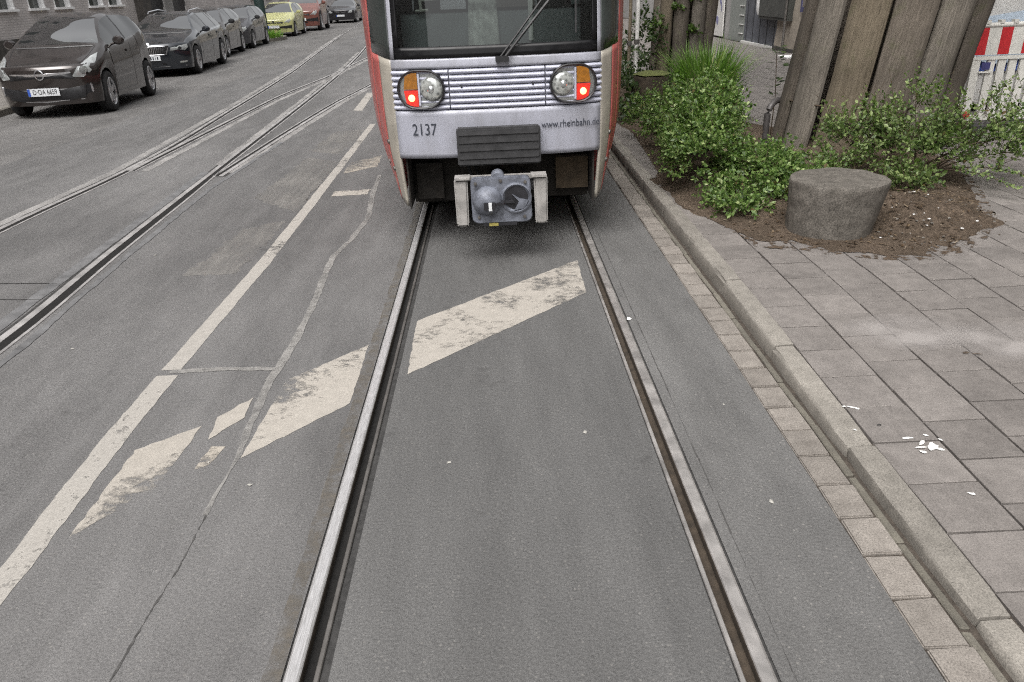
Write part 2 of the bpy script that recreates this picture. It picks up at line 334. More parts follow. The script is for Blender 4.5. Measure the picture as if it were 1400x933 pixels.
def ribbon(name, pts, w, z, mat, parent=None, jag=0, seed=1, step=.06, wfun=None):
    """flat strip along a polyline on the ground, with uneven edges"""
    r = random.Random(seed); P = [Vector((*p, 0)) for p in pts]; L = []
    for a, b in zip(P, P[1:]):
        n = max(1, int((b-a).length/step))
        for k in range(n): L.append(a.lerp(b, k/n))
    L.append(P[-1]); V = []; F = []; jl = jr = 0
    for i, p in enumerate(L):
        t = (L[min(i+1, len(L)-1)]-L[max(i-1, 0)]).normalized(); nrm = Vector((-t.y, t.x, 0)); ww = (wfun(i/(len(L)-1)) if wfun else 1)*w/2
        jl = jl*.6+r.uniform(-jag, jag); jr = jr*.6+r.uniform(-jag, jag)
        a_ = p+nrm*(ww+jl); b_ = p-nrm*(ww+jr); V += [(a_.x, a_.y, z+zl(a_.x)), (b_.x, b_.y, z+zl(b_.x))]
        if i: F.append((2*i-2, 2*i-1, 2*i+1, 2*i))
    return mk(name, V, F, mat, parent)
def poly_sheet(name, poly, z, mat, parent=None, jag=0, seed=1, step=.04):
    r = random.Random(seed); L = []; n = len(poly)
    for i in range(n):
        a, b = Vector(poly[i]), Vector(poly[(i+1) % n]); k = max(1, int((b-a).length/step))
        for j in range(k):
            p = a.lerp(b, j/k); qx = p.x+r.uniform(-jag, jag); L.append((qx, p.y+r.uniform(-jag, jag), z+zl(qx)))
    bm = bmesh.new(); vs_ = [bm.verts.new(p) for p in L]; f = bm.faces.new(vs_)
    if f.normal.z < 0: f.normal_flip()
    bmesh.ops.triangulate(bm, faces=[f]); me = bpy.data.meshes.new(name); bm.to_mesh(me); bm.free()
    return link_obj(name, me, mat, parent)
def text(name, body, size, M, mat, parent=None, ext=.001, align='CENTER', sx=1.0):
    c = bpy.data.curves.new(name, 'FONT'); c.body = body; c.size = size; c.extrude = ext; c.align_x = align; c.align_y = 'CENTER'; c.resolution_u = 3
    t = bpy.data.objects.new(name, c); COL.objects.link(t); dg = bpy.context.evaluated_depsgraph_get()
    me = bpy.data.meshes.new_from_object(t.evaluated_get(dg)); bpy.data.objects.remove(t)
    me.materials.clear(); me.transform(M @ Matrix.Diagonal((sx, 1, 1, 1)))
    return link_obj(name, me, mat, parent)
def frame_m(o, ax, ay, az):
    return Matrix(((ax[0], ay[0], az[0], o[0]), (ax[1], ay[1], az[1], o[1]), (ax[2], ay[2], az[2], o[2]), (0, 0, 0, 1)))
def interp(pts, smooth=True):
    xs = np.array([p[0] for p in pts], float); ys = np.array([p[1] for p in pts], float)
    d = np.diff(ys)/np.diff(xs); m = np.zeros(len(xs)); m[0] = d[0]; m[-1] = d[-1]
    for i in range(1, len(xs)-1): m[i] = 0 if d[i-1]*d[i] <= 0 else 2*d[i-1]*d[i]/(d[i-1]+d[i])
    def f(x):
        x = min(max(x, xs[0]), xs[-1]); i = min(int(np.searchsorted(xs, x, 'right'))-1, len(xs)-2); h = xs[i+1]-xs[i]; t = (x-xs[i])/h
        if not smooth: return float(ys[i]+(ys[i+1]-ys[i])*t)
        return float((2*t**3-3*t**2+1)*ys[i]+(t**3-2*t*t+t)*h*m[i]+(3*t*t-2*t**3)*ys[i+1]+(t**3-t*t)*h*m[i+1])
    return f

# ------------------------------------------------------------------ ground, roads
def zl(x):      # the street rises gently from the tram's track towards the far kerb
    return float(np.interp(-x, [2.2, 6.4, 9, 60], [0, .265, .275, .275]))
def ph(y):      # the pavement: the kerb is lowered in the foreground
    return float(np.interp(y, [1.5, 4.75, 60], [.022, .10, .10]))
def sheet(name, V, F, mat):
    o = mk(name, V, F, mat); o['kind'] = 'structure'; return o
def strip_xy(name, left, right, z, mat):
    """left/right: lists of (x,y), same length"""
    V = []; F = []
    for i, (a, b) in enumerate(zip(left, right)):
        V += [(a[0], a[1], z), (b[0], b[1], z)]
        if i: F.append((2*i-2, 2*i-1, 2*i+1, 2*i))
    return sheet(name, V, F, mat)
G = .7175
sheet('ground', [(-300, -300, -.14), (300, -300, -.14), (300, 400, -.14), (-300, 400, -.14)], [(0, 1, 2, 3)], STONE_D)
kerbL = interp([(-12, -7.2), (5, -7.9), (13, -8.47), (20, -9.3), (26, -10.2), (30, -10.62), (34, -10.95), (38, -11.4), (44, -11.9), (54, -12.6), (80, -16), (140, -24)])
YS = [-10, -4, 0, 2, 4, 6, 8, 10, 13, 16, 20, 25, 30, 34, 38, 44, 50, 58, 65, 80, 90, 115, 140]
V = []; F = []
for i, y in enumerate(YS):
    V += [(-6.0, y, zl(-6.0)), (-4, y, zl(-4)), (-2.2, y, 0), (-G-.062, y, 0)]
    if i:
        for k in range(3): F.append((4*i-4+k, 4*i-3+k, 4*i+1+k, 4*i+k))
sheet('road', V, F, ASPH)
V = []; F = []
for i, y in enumerate(YS):
    V += [(kerbL(y), y, .272), (-6.4-.02*max(0, y-20), y, .265), (-5.99, y, zl(-5.99)-.0005)]
    if i:
        for k in range(2): F.append((3*i-3+k, 3*i-2+k, 3*i+1+k, 3*i+k))
sheet('parking_lane', V, F, ASPH_FAR)
strip_xy('road_between_rails', [(-G+.090, y) for y in YS], [(G-.066, y) for y in YS], 0, ASPH_MID)
strip_xy('road_beside_gutter', [(G+.064, y) for y in YS], [(1.272, y) for y in YS], 0, ASPH_R)
strip_xy('gutter_bed', [(1.27, y) for y in YS], [(1.50, y) for y in YS], -.012, DIRT)
# rail channels: bedding under each rail so that nothing shows through
for nm, x0, x1 in (('rail_bed', -G-.075, -G+.10), ('rail_bed', G-.08, G+.075)):
    strip_xy(nm, [(x0, y) for y in YS], [(x1, y) for y in YS], -.05, BLACKD)

# ------------------------------------------------------------------ rails of the tram's track
def rail(s, label):
    root = empty('tram_rail', (s*G, 0, 0), 0, label, 'rail')
    Y0, Y1 = -8, 45
    def prof(name, pts, mat, smooth=False):
        V = []; F = []; n = len(pts); ys = [Y0, 0, 1, 2, 3, 4, 6, 8, 12, 20, Y1]
        for i, y in enumerate(ys):
            for x, z in pts: V.append((s*x, y, z))
            if i:
                for k in range(n-1):
                    f = ((i-1)*n+k, (i-1)*n+k+1, i*n+k+1, i*n+k); F.append(f if s < 0 else f[::-1])
        return mk(name, V, F, mat, root, smooth)
    # x measured outward from the gauge line
    prof('gauge_face', [(.001, -.045), (.001, -.010), (.003, -.003)], RUST)
    prof('rail_head', [(.003, -.003), (.006, .001), (.012, .004), (.046, .005), (.053, .002), (.056, -.004), (.056, -.03)], STEEL if s < 0 else STEEL_W)
    prof('rail_groove', [(-.044, -.040), (0.001, -.038)], RUST if s > 0 else BLACKD)
    prof('rail_lip', [(-.040, -.041), (-.041, -.004), (-.044, -.001), (-.056, -.001), (-.059, -.004), (-.059, -.03)], STEEL_D if s < 0 else STEEL_W)
    prof('joint_filler', [(-.058, -.012), (-.095 if s < 0 else -.07, -.010)], CRACK)
    prof('outer_joint', [(.055, -.006), (.066, -.006)], CRACK)
    return root
rail(-1, 'polished steel grooved rail beside the worn diagonal paint bars')
rail(1, 'polished steel grooved rail beside the gutter setts and kerb')

# neighbouring track with its turnout: rails slightly proud of the asphalt
def far_rail(pts, label, head=.05, groove=.045, side=1, wide=None, mat=STEEL_F, tail=True):
    root = empty('tram_rail', (0, 0, 0), 0, label, 'rail', 'rails of the turnout on the next track')
    f = interp([(p[1], p[0]) for p in pts]); y0, y1 = pts[0][1], pts[-1][1]; n = int((y1-y0)/.35)+2
    ys = [y0+(y1-y0)*i/(n-1) for i in range(n)]
    def strip(name, a, b, z, m, h=None):
        V = []; F = []
        for i, y in enumerate(ys):
            x = f(y); wf = wide(y) if wide else 1
            aa, bb = a*side, b*side*(wf if 'groove' in name or 'lip' in name else 1)
            if 'lip' in name: aa = a*side+(groove*side)*(wf-1); bb = b*side+(groove*side)*(wf-1)
            row = [(x+aa, y, z+zl(x+aa)), (x+bb, y, z+zl(x+bb))]
            if h is not None: row = [(x+aa, y, h+zl(x+aa))]+row+[(x+bb, y, h+zl(x+bb))]
            V += row; k = len(row)
            if i:
                for j in range(k-1): F.append(((i-1)*k+j, (i-1)*k+j+1, i*k+j+1, i*k+j))
        o = mk(name, V, F, m, root); return o
    strip('rail_head', 0, -head, .006, mat, .0)
    strip('rail_groove', 0, groove, .002, BLACKD)  # flat strip; its black stands in for the shade of a deep groove
    strip('rail_lip', groove, groove+.022, .005, mat, .0)
    strip('asphalt_joint', -head-.03, -head, .0015, CRACK)
    return root
far_rail([(-4.55, -3), (-4.53, 6.7), (-4.45, 9.15), (-4.73, 14.4), (-5.19, 20.9), (-5.48, 24), (-6.89, 38.6), (-8.04, 50.6), (-10.5, 72)], 'outermost rail of the next track, running on along the parked cars', side=1)
far_rail([(-4.40, 9.2), (-4.36, 15.5), (-4.07, 20.6), (-3.95, 25.1), (-3.2, 38)], 'short rail branching off the outermost rail towards the tram', side=1)
far_rail([(-3.13, -3), (-3.18, 4.4), (-3.28, 6.1), (-3.42, 9.3), (-3.67, 15.5), (-3.95, 21), (-4.44, 27.9), (-5.6, 40), (-6.9, 52), (-9, 72)], 'rail of the next track with a wide dark open groove', side=1, wide=lambda y: 1.5 if y < 8 else max(1, 1.5-(y-8)*.4))
far_rail([(-3.30, 9.0), (-3.2, 12.3), (-3.06, 15.5), (-2.87, 17.8), (-2.1, 30)], 'rail branching from the wide grooved rail towards the tram', side=-1)
_pp = ribbon('rail_edge_concrete', [(-3.26, -1), (-3.32, 4.4), (-3.40, 6.1), (-3.52, 9.2)], .09, .0035, SEAM, None, .004, 3); tag(_pp, 'pale filler strip along the wide grooved rail', 'filler strip')
_pp = ribbon('rail_edge_concrete', [(-2.97, 2), (-3.02, 4.4), (-3.12, 6.1), (-3.20, 8.4), (-3.1, 11.2)], .05, .0035, SEAM, None, .006, 4); tag(_pp, 'ragged pale filler strip on the lane side of the wide grooved rail', 'filler strip')

BAND = paint_mat('pale_band', (.34, .33, .32), .24, .66, (1, .3, 1), 0, 6)
for pts, w, lb in (([(-4.66, 2), (-4.65, 6.7), (-4.57, 9.15), (-4.85, 14.4), (-5.31, 20.9), (-5.60, 24), (-7.0, 38.6)], .10, 'pale worn band on the far side of the outermost rail'), ([(-4.24, 9.2), (-4.22, 15.5), (-3.93, 20.6), (-3.82, 25.1)], .09, 'pale worn band beside the short branching rail'), ([(-3.20, 9.2), (-3.09, 12.3), (-2.95, 15.5), (-2.77, 17.8)], .10, 'pale worn band along the rail branching towards the tram'), ([(-3.50, 9.6), (-3.78, 15.5), (-4.06, 21), (-4.55, 27.9)], .08, 'pale worn band beside the running on part of the grooved rail')):
    _pp = ribbon('worn_band', pts, w, .0022, BAND, None, .008, 40); tag(_pp, lb, 'road patch')

# ------------------------------------------------------------------ markings and repairs on the road
def mark(o, label, cat='road marking', group=None): return tag(o, label, cat, group)
L1 = [(-1.945, -2), (-1.95, 2.2), (-1.975, 3.0), (-1.985, 3.5), (-1.975, 3.93)]
L2 = [(-1.985, 4.0), (-1.95, 5.9), (-1.965, 8), (-1.99, 10.5), (-2.02, 12.9)]
mark(ribbon('lane_line', L1, .125, .0020, PAINT_LINE, None, .0045, 5, .04), 'ragged white lane line before the crossing tar seam')
mark(ribbon('lane_line', L2, .115, .0020, PAINT_LINE, None, .003, 6, .045, wfun=lambda t: 1-.15*t), 'long white lane line running on past the tar seam to the tram')
mark(poly_sheet('lane_line', [(-2.58, 14.4), (-2.42, 14.4), (-2.55, 17.0), (-2.70, 17.0)], .0020, PAINT_LINE, None, .008, 8), 'short white dash beyond the end of the lane line')
mark(poly_sheet('hatch_bar', [(-.575, 3.80), (.575, 4.93), (.585, 5.62), (-.585, 4.56)], .0020, PAINT_A, None, .004, 9), 'cream diagonal bar between the two polished rails')
mark(poly_sheet('hatch_bar', [(-1.29, 3.02), (-.85, 3.50), (-.855, 4.22), (-1.26, 3.80)], .0020, PAINT_B, None, .005, 10), 'worn cream diagonal bar beside the rail')
mark(poly_sheet('hatch_bar', [(-1.83, 2.50), (-1.60, 2.80), (-1.58, 3.34), (-1.83, 3.14)], .0020, PAINT_C, None, .006, 11), 'half rubbed off diagonal bar beside the lane line')
mark(poly_sheet('hatch_bar', [(-1.50, 3.20), (-1.38, 3.40), (-1.39, 3.62), (-1.52, 3.42)], .0024, PAINT, None, .006, 12), 'small scrap of cream paint beside the tar seam')
mark(poly_sheet('hatch_bar', [(-1.49, 2.95), (-1.43, 2.98), (-1.40, 3.12), (-1.46, 3.14)], .0024, PAINT_WORN, None, .01, 15), 'tiny scrap of cream paint below the larger scrap')
mark(poly_sheet('hatch_bar', [(-1.86, 9.16), (-1.50, 9.5), (-1.52, 10.2), (-1.88, 9.8)], .0020, PAINT_WORN, None, .012, 13), 'worn bar stub beside the lane line near the tram')
mark(poly_sheet('hatch_bar', [(-1.80, 8.05), (-1.42, 8.08), (-1.41, 8.30), (-1.81, 8.28)], .0020, PAINT, None, .012, 14), 'short crosswise paint stroke meeting the tar seam')
for i, (p, lb) in enumerate((([(-2.5, 5.6), (-2.1, 5.7), (-2.06, 7.2), (-2.4, 6.9)], 'pale scuffed patch of asphalt beside the lane line'), ([(-2.6, 8.0), (-2.06, 7.5), (-2.05, 9.9), (-2.5, 10.2)], 'longer pale scuffed patch farther along the lane line'), ([(-2.55, 10.6), (-2.1, 10.4), (-2.08, 12.4), (-2.5, 12.2)], 'pale scuffed patch near the end of the lane line'))):
    mark(poly_sheet('scuffed_patch', p, .0014, SCUFF, None, .03, 20+i), lb, 'road patch')
seam = [(-1.40, 9.0), (-1.36, 8.1), (-1.27, 7.1), (-1.33, 6.4), (-1.40, 6.0), (-1.37, 5.4), (-1.34, 4.9), (-1.33, 4.3), (-1.35, 3.81)]
mark(ribbon('tar_seam', seam, .052, .0030, SEAMP, None, .006, 31, .05), 'pale grey wandering tar seam leading to the tram', 'tar seam')
mark(ribbon('tar_seam', [(-1.35, 3.85), (-1.335, 3.4), (-1.31, 3.05), (-1.31, 2.6)], .05, .0028, SEAMP, None, .006, 32, wfun=lambda t: 1-.6*t), 'darker end of the tar seam cutting through the diagonal bars', 'tar seam')
mark(ribbon('tar_seam', [(-1.98, 3.97), (-1.7, 3.98), (-1.36, 3.95)], .04, .0034, SEAMP, None, .007, 33, .04), 'cross seam of tar linking lane line and long seam', 'tar seam')
mark(ribbon('road_crack', [(-1.31, 2.62), (-1.305, 2.3), (-1.325, 2.0), (-1.335, 1.7), (-1.35, .5)], .004, .0016, CRACKF, None, .0032, 34, .015), 'thin dark crack running on from the tar seam', 'crack')
mark(ribbon('road_crack', [(.83, -1), (.83, 2), (.835, 4), (.84, 7)], .004, .0016, CRACKF, None, .002, 35, .03), 'thin dark joint line beside the rail next to the gutter', 'crack')
mark(ribbon('rust_band', [(-.812, -1), (-.812, 3), (-.808, 7), (-.808, 12)], .06, .0012, RUSTB, None, .006, 36), 'rusty brown band along the outside of the rail', 'stain')
mark(ribbon('road_crack', [(-4.5, 5.05), (-3.9, 5.1), (-3.31, 5.09)], .014, .004, CRACK, None, .004, 37), 'thicker crosswise cut in the asphalt meeting the wide grooved rail', 'crack', 'crosswise cuts in the next track')
mark(ribbon('road_crack', [(-4.5, 5.45), (-4.0, 5.40), (-3.36, 5.42)], .012, .004, CRACK, None, .004, 38), 'thinner crosswise cut in the asphalt just beyond the thicker one', 'crack', 'crosswise cuts in the next track')

# ------------------------------------------------------------------ gutter, kerb, pavement
gut = empty('gutter', (0, 0, 0)); gut['kind'] = 'structure'
sett_meshes = [bevel_box_mesh('sett', .148, .211, .06, .005, SETT, 2, .004, k) for k in range(6)]
y = -1.0; k = 0
while y < 26:
    o = bpy.data.objects.new('sett', sett_meshes[k % 6]); COL.objects.link(o); o.parent = gut
    o.location = (1.353+rnd.uniform(-.004, .004)+max(0, y-6)*.004, y, .0005+rnd.uniform(-.002, .002)); o.rotation_euler = (rnd.uniform(-.008, .008), rnd.uniform(-.008, .008), rnd.uniform(-.015, .015))
    o.scale = (1, rnd.uniform(.95, 1.01), 1); y += .218; k += 1
gs_meshes = [bevel_box_mesh('gutter_strip', .032, .42, .05, .005, GUTTER, 1, .004, k+50) for k in range(4)]
y = -1.0; k = 0
while y < 20:
    o = bpy.data.objects.new('gutter_strip', gs_meshes[k % 4]); COL.objects.link(o); o.parent = gut
    o.location = (1.451+max(0, y-6)*.004, y, -.002+rnd.uniform(-.004, .002)); o.rotation_euler.z = rnd.uniform(-.01, .01); y += .43; k += 1
def kerb_mesh(seed):
    r = random.Random(seed); L = .984; prof = [(0, -.14), (.006, .02), (.010, .080), (.016, .093), (.026, .100), (.08, .103), (.128, .102), (.130, -.14)]
    V = []; F = []; n = len(prof); m = 9
    for i in range(m):
        t = (i/(m-1)-.5)*L; e = .006 if i in (0, m-1) else 0
        for j, (x, z) in enumerate(prof): ch = r.uniform(.004, .011) if 2 < j < 5 and r.random() < .15 else 0; V.append((x+(e if j < 4 else 0)+ch+r.uniform(-.003, .003)*(1 if j < 5 else 0), t, z-(e if 1 < j < 7 else 0)-ch*.6+r.uniform(-.002, .002)))
    for i in range(m-1):
        for j in range(n-1): F.append((i*n+j, i*n+j+1, (i+1)*n+j+1, (i+1)*n+j))
    F.append(tuple(range(n))); F.append(tuple(range((m-1)*n, m*n))[::-1])
    me = mesh('kerbstone', V, [f[::-1] for f in F], True, 35); me.materials.append(KERB); return me
km = [kerb_mesh(s) for s in range(5)]
kerb = empty('kerb', (0, 0, 0)); kerb['kind'] = 'structure'
for i in range(-4, 40):
    o = bpy.data.objects.new('kerbstone', km[i % 5]); COL.objects.link(o); o.parent = kerb
    yy = 2.31+i*.995; o.location = (1.476+max(0, yy-2)*.004+rnd.uniform(-.003, .003), yy, ph(yy)-.102+rnd.uniform(-.003, .003)); o.rotation_euler = (math.atan((ph(yy+.5)-ph(yy-.5))/1.0), 0, rnd.uniform(-.003, .003)-.004)
PZ = .10
pav = sheet('pavement', [(x, y, ph(y)-.015) for y in (-10, 1.5, 4.75, 60) for x in (1.60, 8.2)], [(0, 1, 3, 2), (2, 3, 5, 4), (4, 5, 7, 6)], DIRT)
slab_meshes = [bevel_box_mesh('paving_slab', .2915, .2925, .05, .0025, SLAB, 1, .002, 100+k) for k in range(5)]
# soil areas: slabs inside are left out
SOILP = [(1.64, 6.75), (1.85, 6.03), (1.99, 5.60), (2.39, 5.38), (2.72, 5.18), (3.02, 5.12), (3.33, 5.26), (3.68, 5.56), (3.98, 5.95), (4.30, 6.6), (4.75, 7.7), (5.1, 9.6), (3.9, 10.2), (3.3, 11.4), (3.5, 13), (4.2, 15), (3.8, 16.5), (2.4, 16.5), (2.0, 13.5), (1.85, 10)]
def inpoly(x, y, P):
    c = False; j = len(P)-1
    for i in range(len(P)):
        if (P[i][1] > y) != (P[j][1] > y) and x < (P[j][0]-P[i][0])*(y-P[i][1])/(P[j][1]-P[i][1])+P[i][0]: c = not c
        j = i
    return c
cand = []
for ci in range(0, 22):
    for ri in range(-6, 150):
        x = 1.612+.15+ci*.302; yy = 2.215+.15+(ri-3)*.300+(.15 if ci % 2 else 0)
        if x > 8.0 or all(inpoly(x+a*.5, yy+b*.5, SOILP) for a in (-1, 1) for b in (-1, 1)): continue
        pr = project((x, yy, PZ)); vis = pr and -40 < pr[0] < 1440 and -30 < pr[1] < 980
        cand.append((pr[2] if vis else 1e3+abs(yy)+x, x, yy, bool(vis)))
cand.sort()
far = MB()
for k, (d, x, yy, vis) in enumerate(cand):
    if k < 300 and vis:
        o = bpy.data.objects.new('paving_slab', slab_meshes[k % 5]); COL.objects.link(o); o.parent = pav
        o.location = (x, yy, ph(yy)+rnd.uniform(-.0025, .0025)); o.rotation_euler = (rnd.uniform(-.010, .010)+math.atan((ph(yy+.1)-ph(yy-.1))/.2), rnd.uniform(-.008, .008), rnd.uniform(-.006, .006))
    else: far.box((x, yy, ph(yy)-.025+rnd.uniform(-.002, .002)), (.294, .294, .05))
o = far.build('paving_slabs_beyond', SLAB, pav, fix=False); o['kind'] = 'stuff'

# left pavement with its kerb
strip_xy('far_pavement', [(-16.7, y) for y in YS], [(kerbL(y)-.10, y) for y in YS], .385, PAVE_L)
kl = empty('far_kerb', (0, 0, 0)); kl['kind'] = 'structure'
klm = bevel_box_mesh('kerbstone', .15, .99, .24, .02, KERB, 1, .004, 77)
for i in range(70):
    yy = 6+i*1.0; o = bpy.data.objects.new('kerbstone', klm); COL.objects.link(o); o.parent = kl
    o.location = (kerbL(yy)-.05, yy, .395); o.rotation_euler.z = math.atan2(-(kerbL(yy+.5)-kerbL(yy-.5)), 1)

# ------------------------------------------------------------------ TRAM
def build_tram():
    T = empty('tram', (.02, 5.97, 0), 0, 'silver and red tram numbered 2137 with dark windscreen, standing on the rails', 'tram')
    PL = [(0, 0), (.2, .002), (.4, .012), (.6, .035), (.74, .068), (.795, .092), (.83, .125), (.87, .175), (.92, .26), (.98, .42), (1.04, .66), (1.10, 1.02), (1.15, 1.45), (1.19, 2.0), (1.2, 2.6), (1.2, 20)]
    arc = [0]
    for a, b in zip(PL, PL[1:]): arc.append(arc[-1]+math.hypot(b[0]-a[0], b[1]-a[1]))
    fx = interp(list(zip(arc, [p[0] for p in PL]))); fy = interp(list(zip(arc, [p[1] for p in PL])))
    def s_of(x):
        lo, hi = 0, arc[-2]
        for _ in range(40):
            m = (lo+hi)/2
            if fx(m) < x: lo = m
            else: hi = m
        return lo
    tz = interp([(.2, .36), (.3, .43), (.45, .55), (.6, .68), (.77, .82), (1.0, .95), (1.3, 1.0), (2.2, 1.04), (3.4, .98)])
    def S(s, z):
        q = 1 if s >= 0 else -1; a = abs(s); x, y = fx(a), fy(a)
        if x > .795: x = .795+(x-.795)*tz(z)
        if x > .6 and z < .8: x -= (.8-z)*.05*min(1, (x-.6)/.2)
        y += max(0, z-1.46)*.16 * max(0, 1-y/1.2) + max(0, 1.05-z)*.05
        if z > 2.75: y += (z-2.75)*.9*max(0, 1-y/3); x *= 1-(z-2.75)*.12
        return Vector((q*x, y, z))
    def nrm(s, z):
        e = 1e-3; a = S(s+e, z)-S(s-e, z); b = S(s, z+e)-S(s, z-e); n = a.cross(b).normalized()
        return n
    def patch(name, s0, s1, z0, z1, mat, ns=12, nz=8, out=0, parent=T, zf0=None, zf1=None, prof=None, thick=.02):
        V = []; F = []
        for j in range(nz+1):
            for i in range(ns+1):
                s = s0+(s1-s0)*i/ns; a = zf0(s) if zf0 else z0; b = zf1(s) if zf1 else z1; z = a+(b-a)*j/nz
                V.append(S(s, z)+nrm(s, z)*(out+(prof(j/nz) if prof else 0)))
        w = ns+1
        for j in range(nz):
            for i in range(ns): F.append((j*w+i, j*w+i+1, (j+1)*w+i+1, (j+1)*w+i))
        o = mk(name, V, F, mat, parent, True, 50)
        if thick:
            md = o.modifiers.new('solid', 'SOLIDIFY'); md.thickness = thick; md.offset = -1
        return o
    sp = s_of(.797); sb = s_of(.90); sr = s_of(1.105); se = arc[-1]
    # lower panel, band above grille
    patch('front_panel', -sp, sp, .765, 1.128, SILVER, 30, 10)
    patch('grille_backing', -sp, sp, 1.128, 1.432, GRILLEB, 30, 6, -.02)
    patch('windscreen_sill', -sp, sp, 1.432, 1.505, SILVER, 30, 4)
    zr = [1.131+i*.0425 for i in range(8)]
    bulge = lambda t: -.012+.022*math.sin(math.pi*min(1, max(0, t)))**.7
    xg = s_of(.362)
    for i in range(7):
        patch('grille_rib', -xg+.004, xg-.004, zr[i]+.003, zr[i+1]-.003, SILVER_R, 14, 6, 0, T, prof=bulge, thick=0)
        for q in (-1, 1):
            a, b = sorted((q*(xg+.006), q*sp)); patch('grille_rib', a, b, zr[i]+.003, zr[i+1]-.003, SILVER_R, 10, 6, 0, T, prof=bulge, thick=0)
    for x in (-.27, .27):
        c = S(s_of(abs(x))*(1 if x > 0 else -1), 1.30); MB().lathe([(0, -.016), (.007, -.014), (.008, 0)], c, (1, 0, 0), (0, 0, 1), (0, 1, 0), 10).build('grille_bolt', BLACKP, T)
    # windscreen: black surround, glass
    sw = s_of(.765); si = s_of(.725)
    patch('windscreen_surround', -sw, sw, 1.505, 1.585, SURR, 24, 3, .004)
    patch('windscreen_surround', -sw, sw, 2.62, 2.78, SURR, 24, 3, .004)
    for q in (-1, 1):
        a, b = sorted((q*si, q*sw)); patch('windscreen_surround', a, b, 1.585, 2.62, SURR, 3, 12, .004)
        a, b = sorted((q*sw, q*sp)); patch('corner_post', a, b, 1.505, 2.78, SILVER, 3, 12, .002)
        # corner: beige lower part, tinted side window, red band
        zbot = interp([(sp, .37), (sb, .40), (s_of(.965), .48), (sr, .50), (se, .40)], False)
        ztp = interp([(sp, 1.56), (sr, 1.72)], False)
        ztp2 = interp([(sp, 1.505), (sb, 1.535), (s_of(1.0), 1.56)], False)
        sg = s_of(.965)
        a, b = sorted((q*sp, q*sb)); patch('corner_panel', a, b, 0, 0, BEIGE, 6, 22, .001, T, lambda s: zbot(abs(s)), lambda s: ztp2(abs(s))-.004)
        a, b = sorted((q*(sp+.003), q*sg)); patch('corner_window', a, b, 0, 2.7, GLASS_D, 8, 12, .004, T, lambda s: ztp2(abs(s)))
        a, b = sorted((q*sb, q*sg)); patch('red_panel', a, b, 0, 0, RED, 6, 22, .003, T, lambda s: zbot(abs(s)), lambda s: ztp2(abs(s))-.004)
        a, b = sorted((q*sg, q*sr)); patch('red_panel', a, b, 0, 2.75, RED, 8, 26, .003, T, lambda s: zbot(abs(s)))
        a, b = sorted((q*sr, q*se)); patch('side_wall', a, b, .28, 1.05, RED, 40, 8)
        patch('side_window_band', a, b, 1.05, 2.3, GLASS_D, 40, 8, -.004); patch('side_wall', a, b, 2.3, 2.75, BEIGE, 40, 4)
        # small bolts on the skirt
        for s_, z in ((s_of(.90), .66), (s_of(.95), .70), (s_of(.90), .88)):
            c = S(q*s_, z); n = nrm(q*s_, z); MB().lathe([(0, .012), (.012, .010), (.013, 0)], c, n.orthogonal(), n.cross(n.orthogonal()), n, 8).build('panel_bolt', STEEL_D, T)
    patch('roof_front', -arc[-2], arc[-2], 2.78, 3.2, SILVER, 60, 5, 0)
    m = MB(); m.box((0, 10.9, 3.2), (2.2, 18, .1)); m.build('roof', SILVER, T)
    m = MB(); m.box((0, 19.97, 1.7), (2.2, .05, 2.8)); m.build('rear_wall', RED, T)
    patch('windscreen', -si, si, 1.585, 2.62, GLASS, 24, 12, .0, thick=0)
    # cab behind the glass
    MB().box((0, 1.35, 1.4), (2.02, .05, .5)).build('cab_floor_panel', CABDARK, T)
    m = MB(); m.box((-.03, .43, 1.66), (1.42, .04, .30)); m.box((-.03, .62, 1.80), (1.42, .40, .02)); dsk = m.build('driver_desk', CABGREY, T)
    m = MB(); m.box((-.03, .405, 1.818), (1.44, .014, .018)); m.box((-.735, .30, 1.68), (.02, .24, .34)); m.box((.70, .30, 1.68), (.05, .24, .34)); m.build('desk_edge', CABDARK, dsk)
    MB().box((0, 2.2, 2.1), (2.2, .05, 1.3)).build('cab_rear_wall', CABDARK, T)
    MB().box((0, .28, 1.535), (1.5, .40, .03)).build('dash_shelf', CABDARK, T)
    m = MB(); m.box((.42, 1.6, 2.2), (.10, .05, 1.2)); m.box((-.5, 1.8, 2.1), (.5, .05, .9)); m.build('partition', CABGREY, T)
    m = MB(); m.tube([(-.56, .36, 1.90), (-.10, .36, 1.915), (.02, .36, 1.92)], .012, 8); m.tube([(-.56, .36, 1.90), (-.555, .36, 1.82)], .012, 8); m.tube([(-.60, .36, 1.825), (-.50, .36, 1.83)], .010, 6); m.build('hand_rail', WHITE, T)
    m = MB(); m.prism([(-.25, 0), (.25, 0), (.24, .52), (.17, .62), (-.17, .62), (-.24, .52)], (.12, 1.15, 1.55), (1, 0, 0), (0, .18, 1), (0, .14, 0)); st = m.build('driver_seat', SEATM, T)
    m = MB(); m.prism([(-.14, 0), (.14, 0), (.12, .2), (-.12, .2)], (.12, 1.28, 2.2), (1, 0, 0), (0, .1, 1), (0, .1, 0)); m.build('headrest', SEATM, st)
    for (x, w, h, mt) in ((-.52, .20, .10, BLACKP), (.48, .26, .13, BLACKP), (.62, .10, .17, CABGREY)):
        m = MB(); m.box((x, .55, 1.82+h/2), (w, .12, h)); m.build('console_unit', mt, dsk)
    # white sheet added behind the glass to stand for a reflected white shirt
    V = []; F = []; r = random.Random(3)
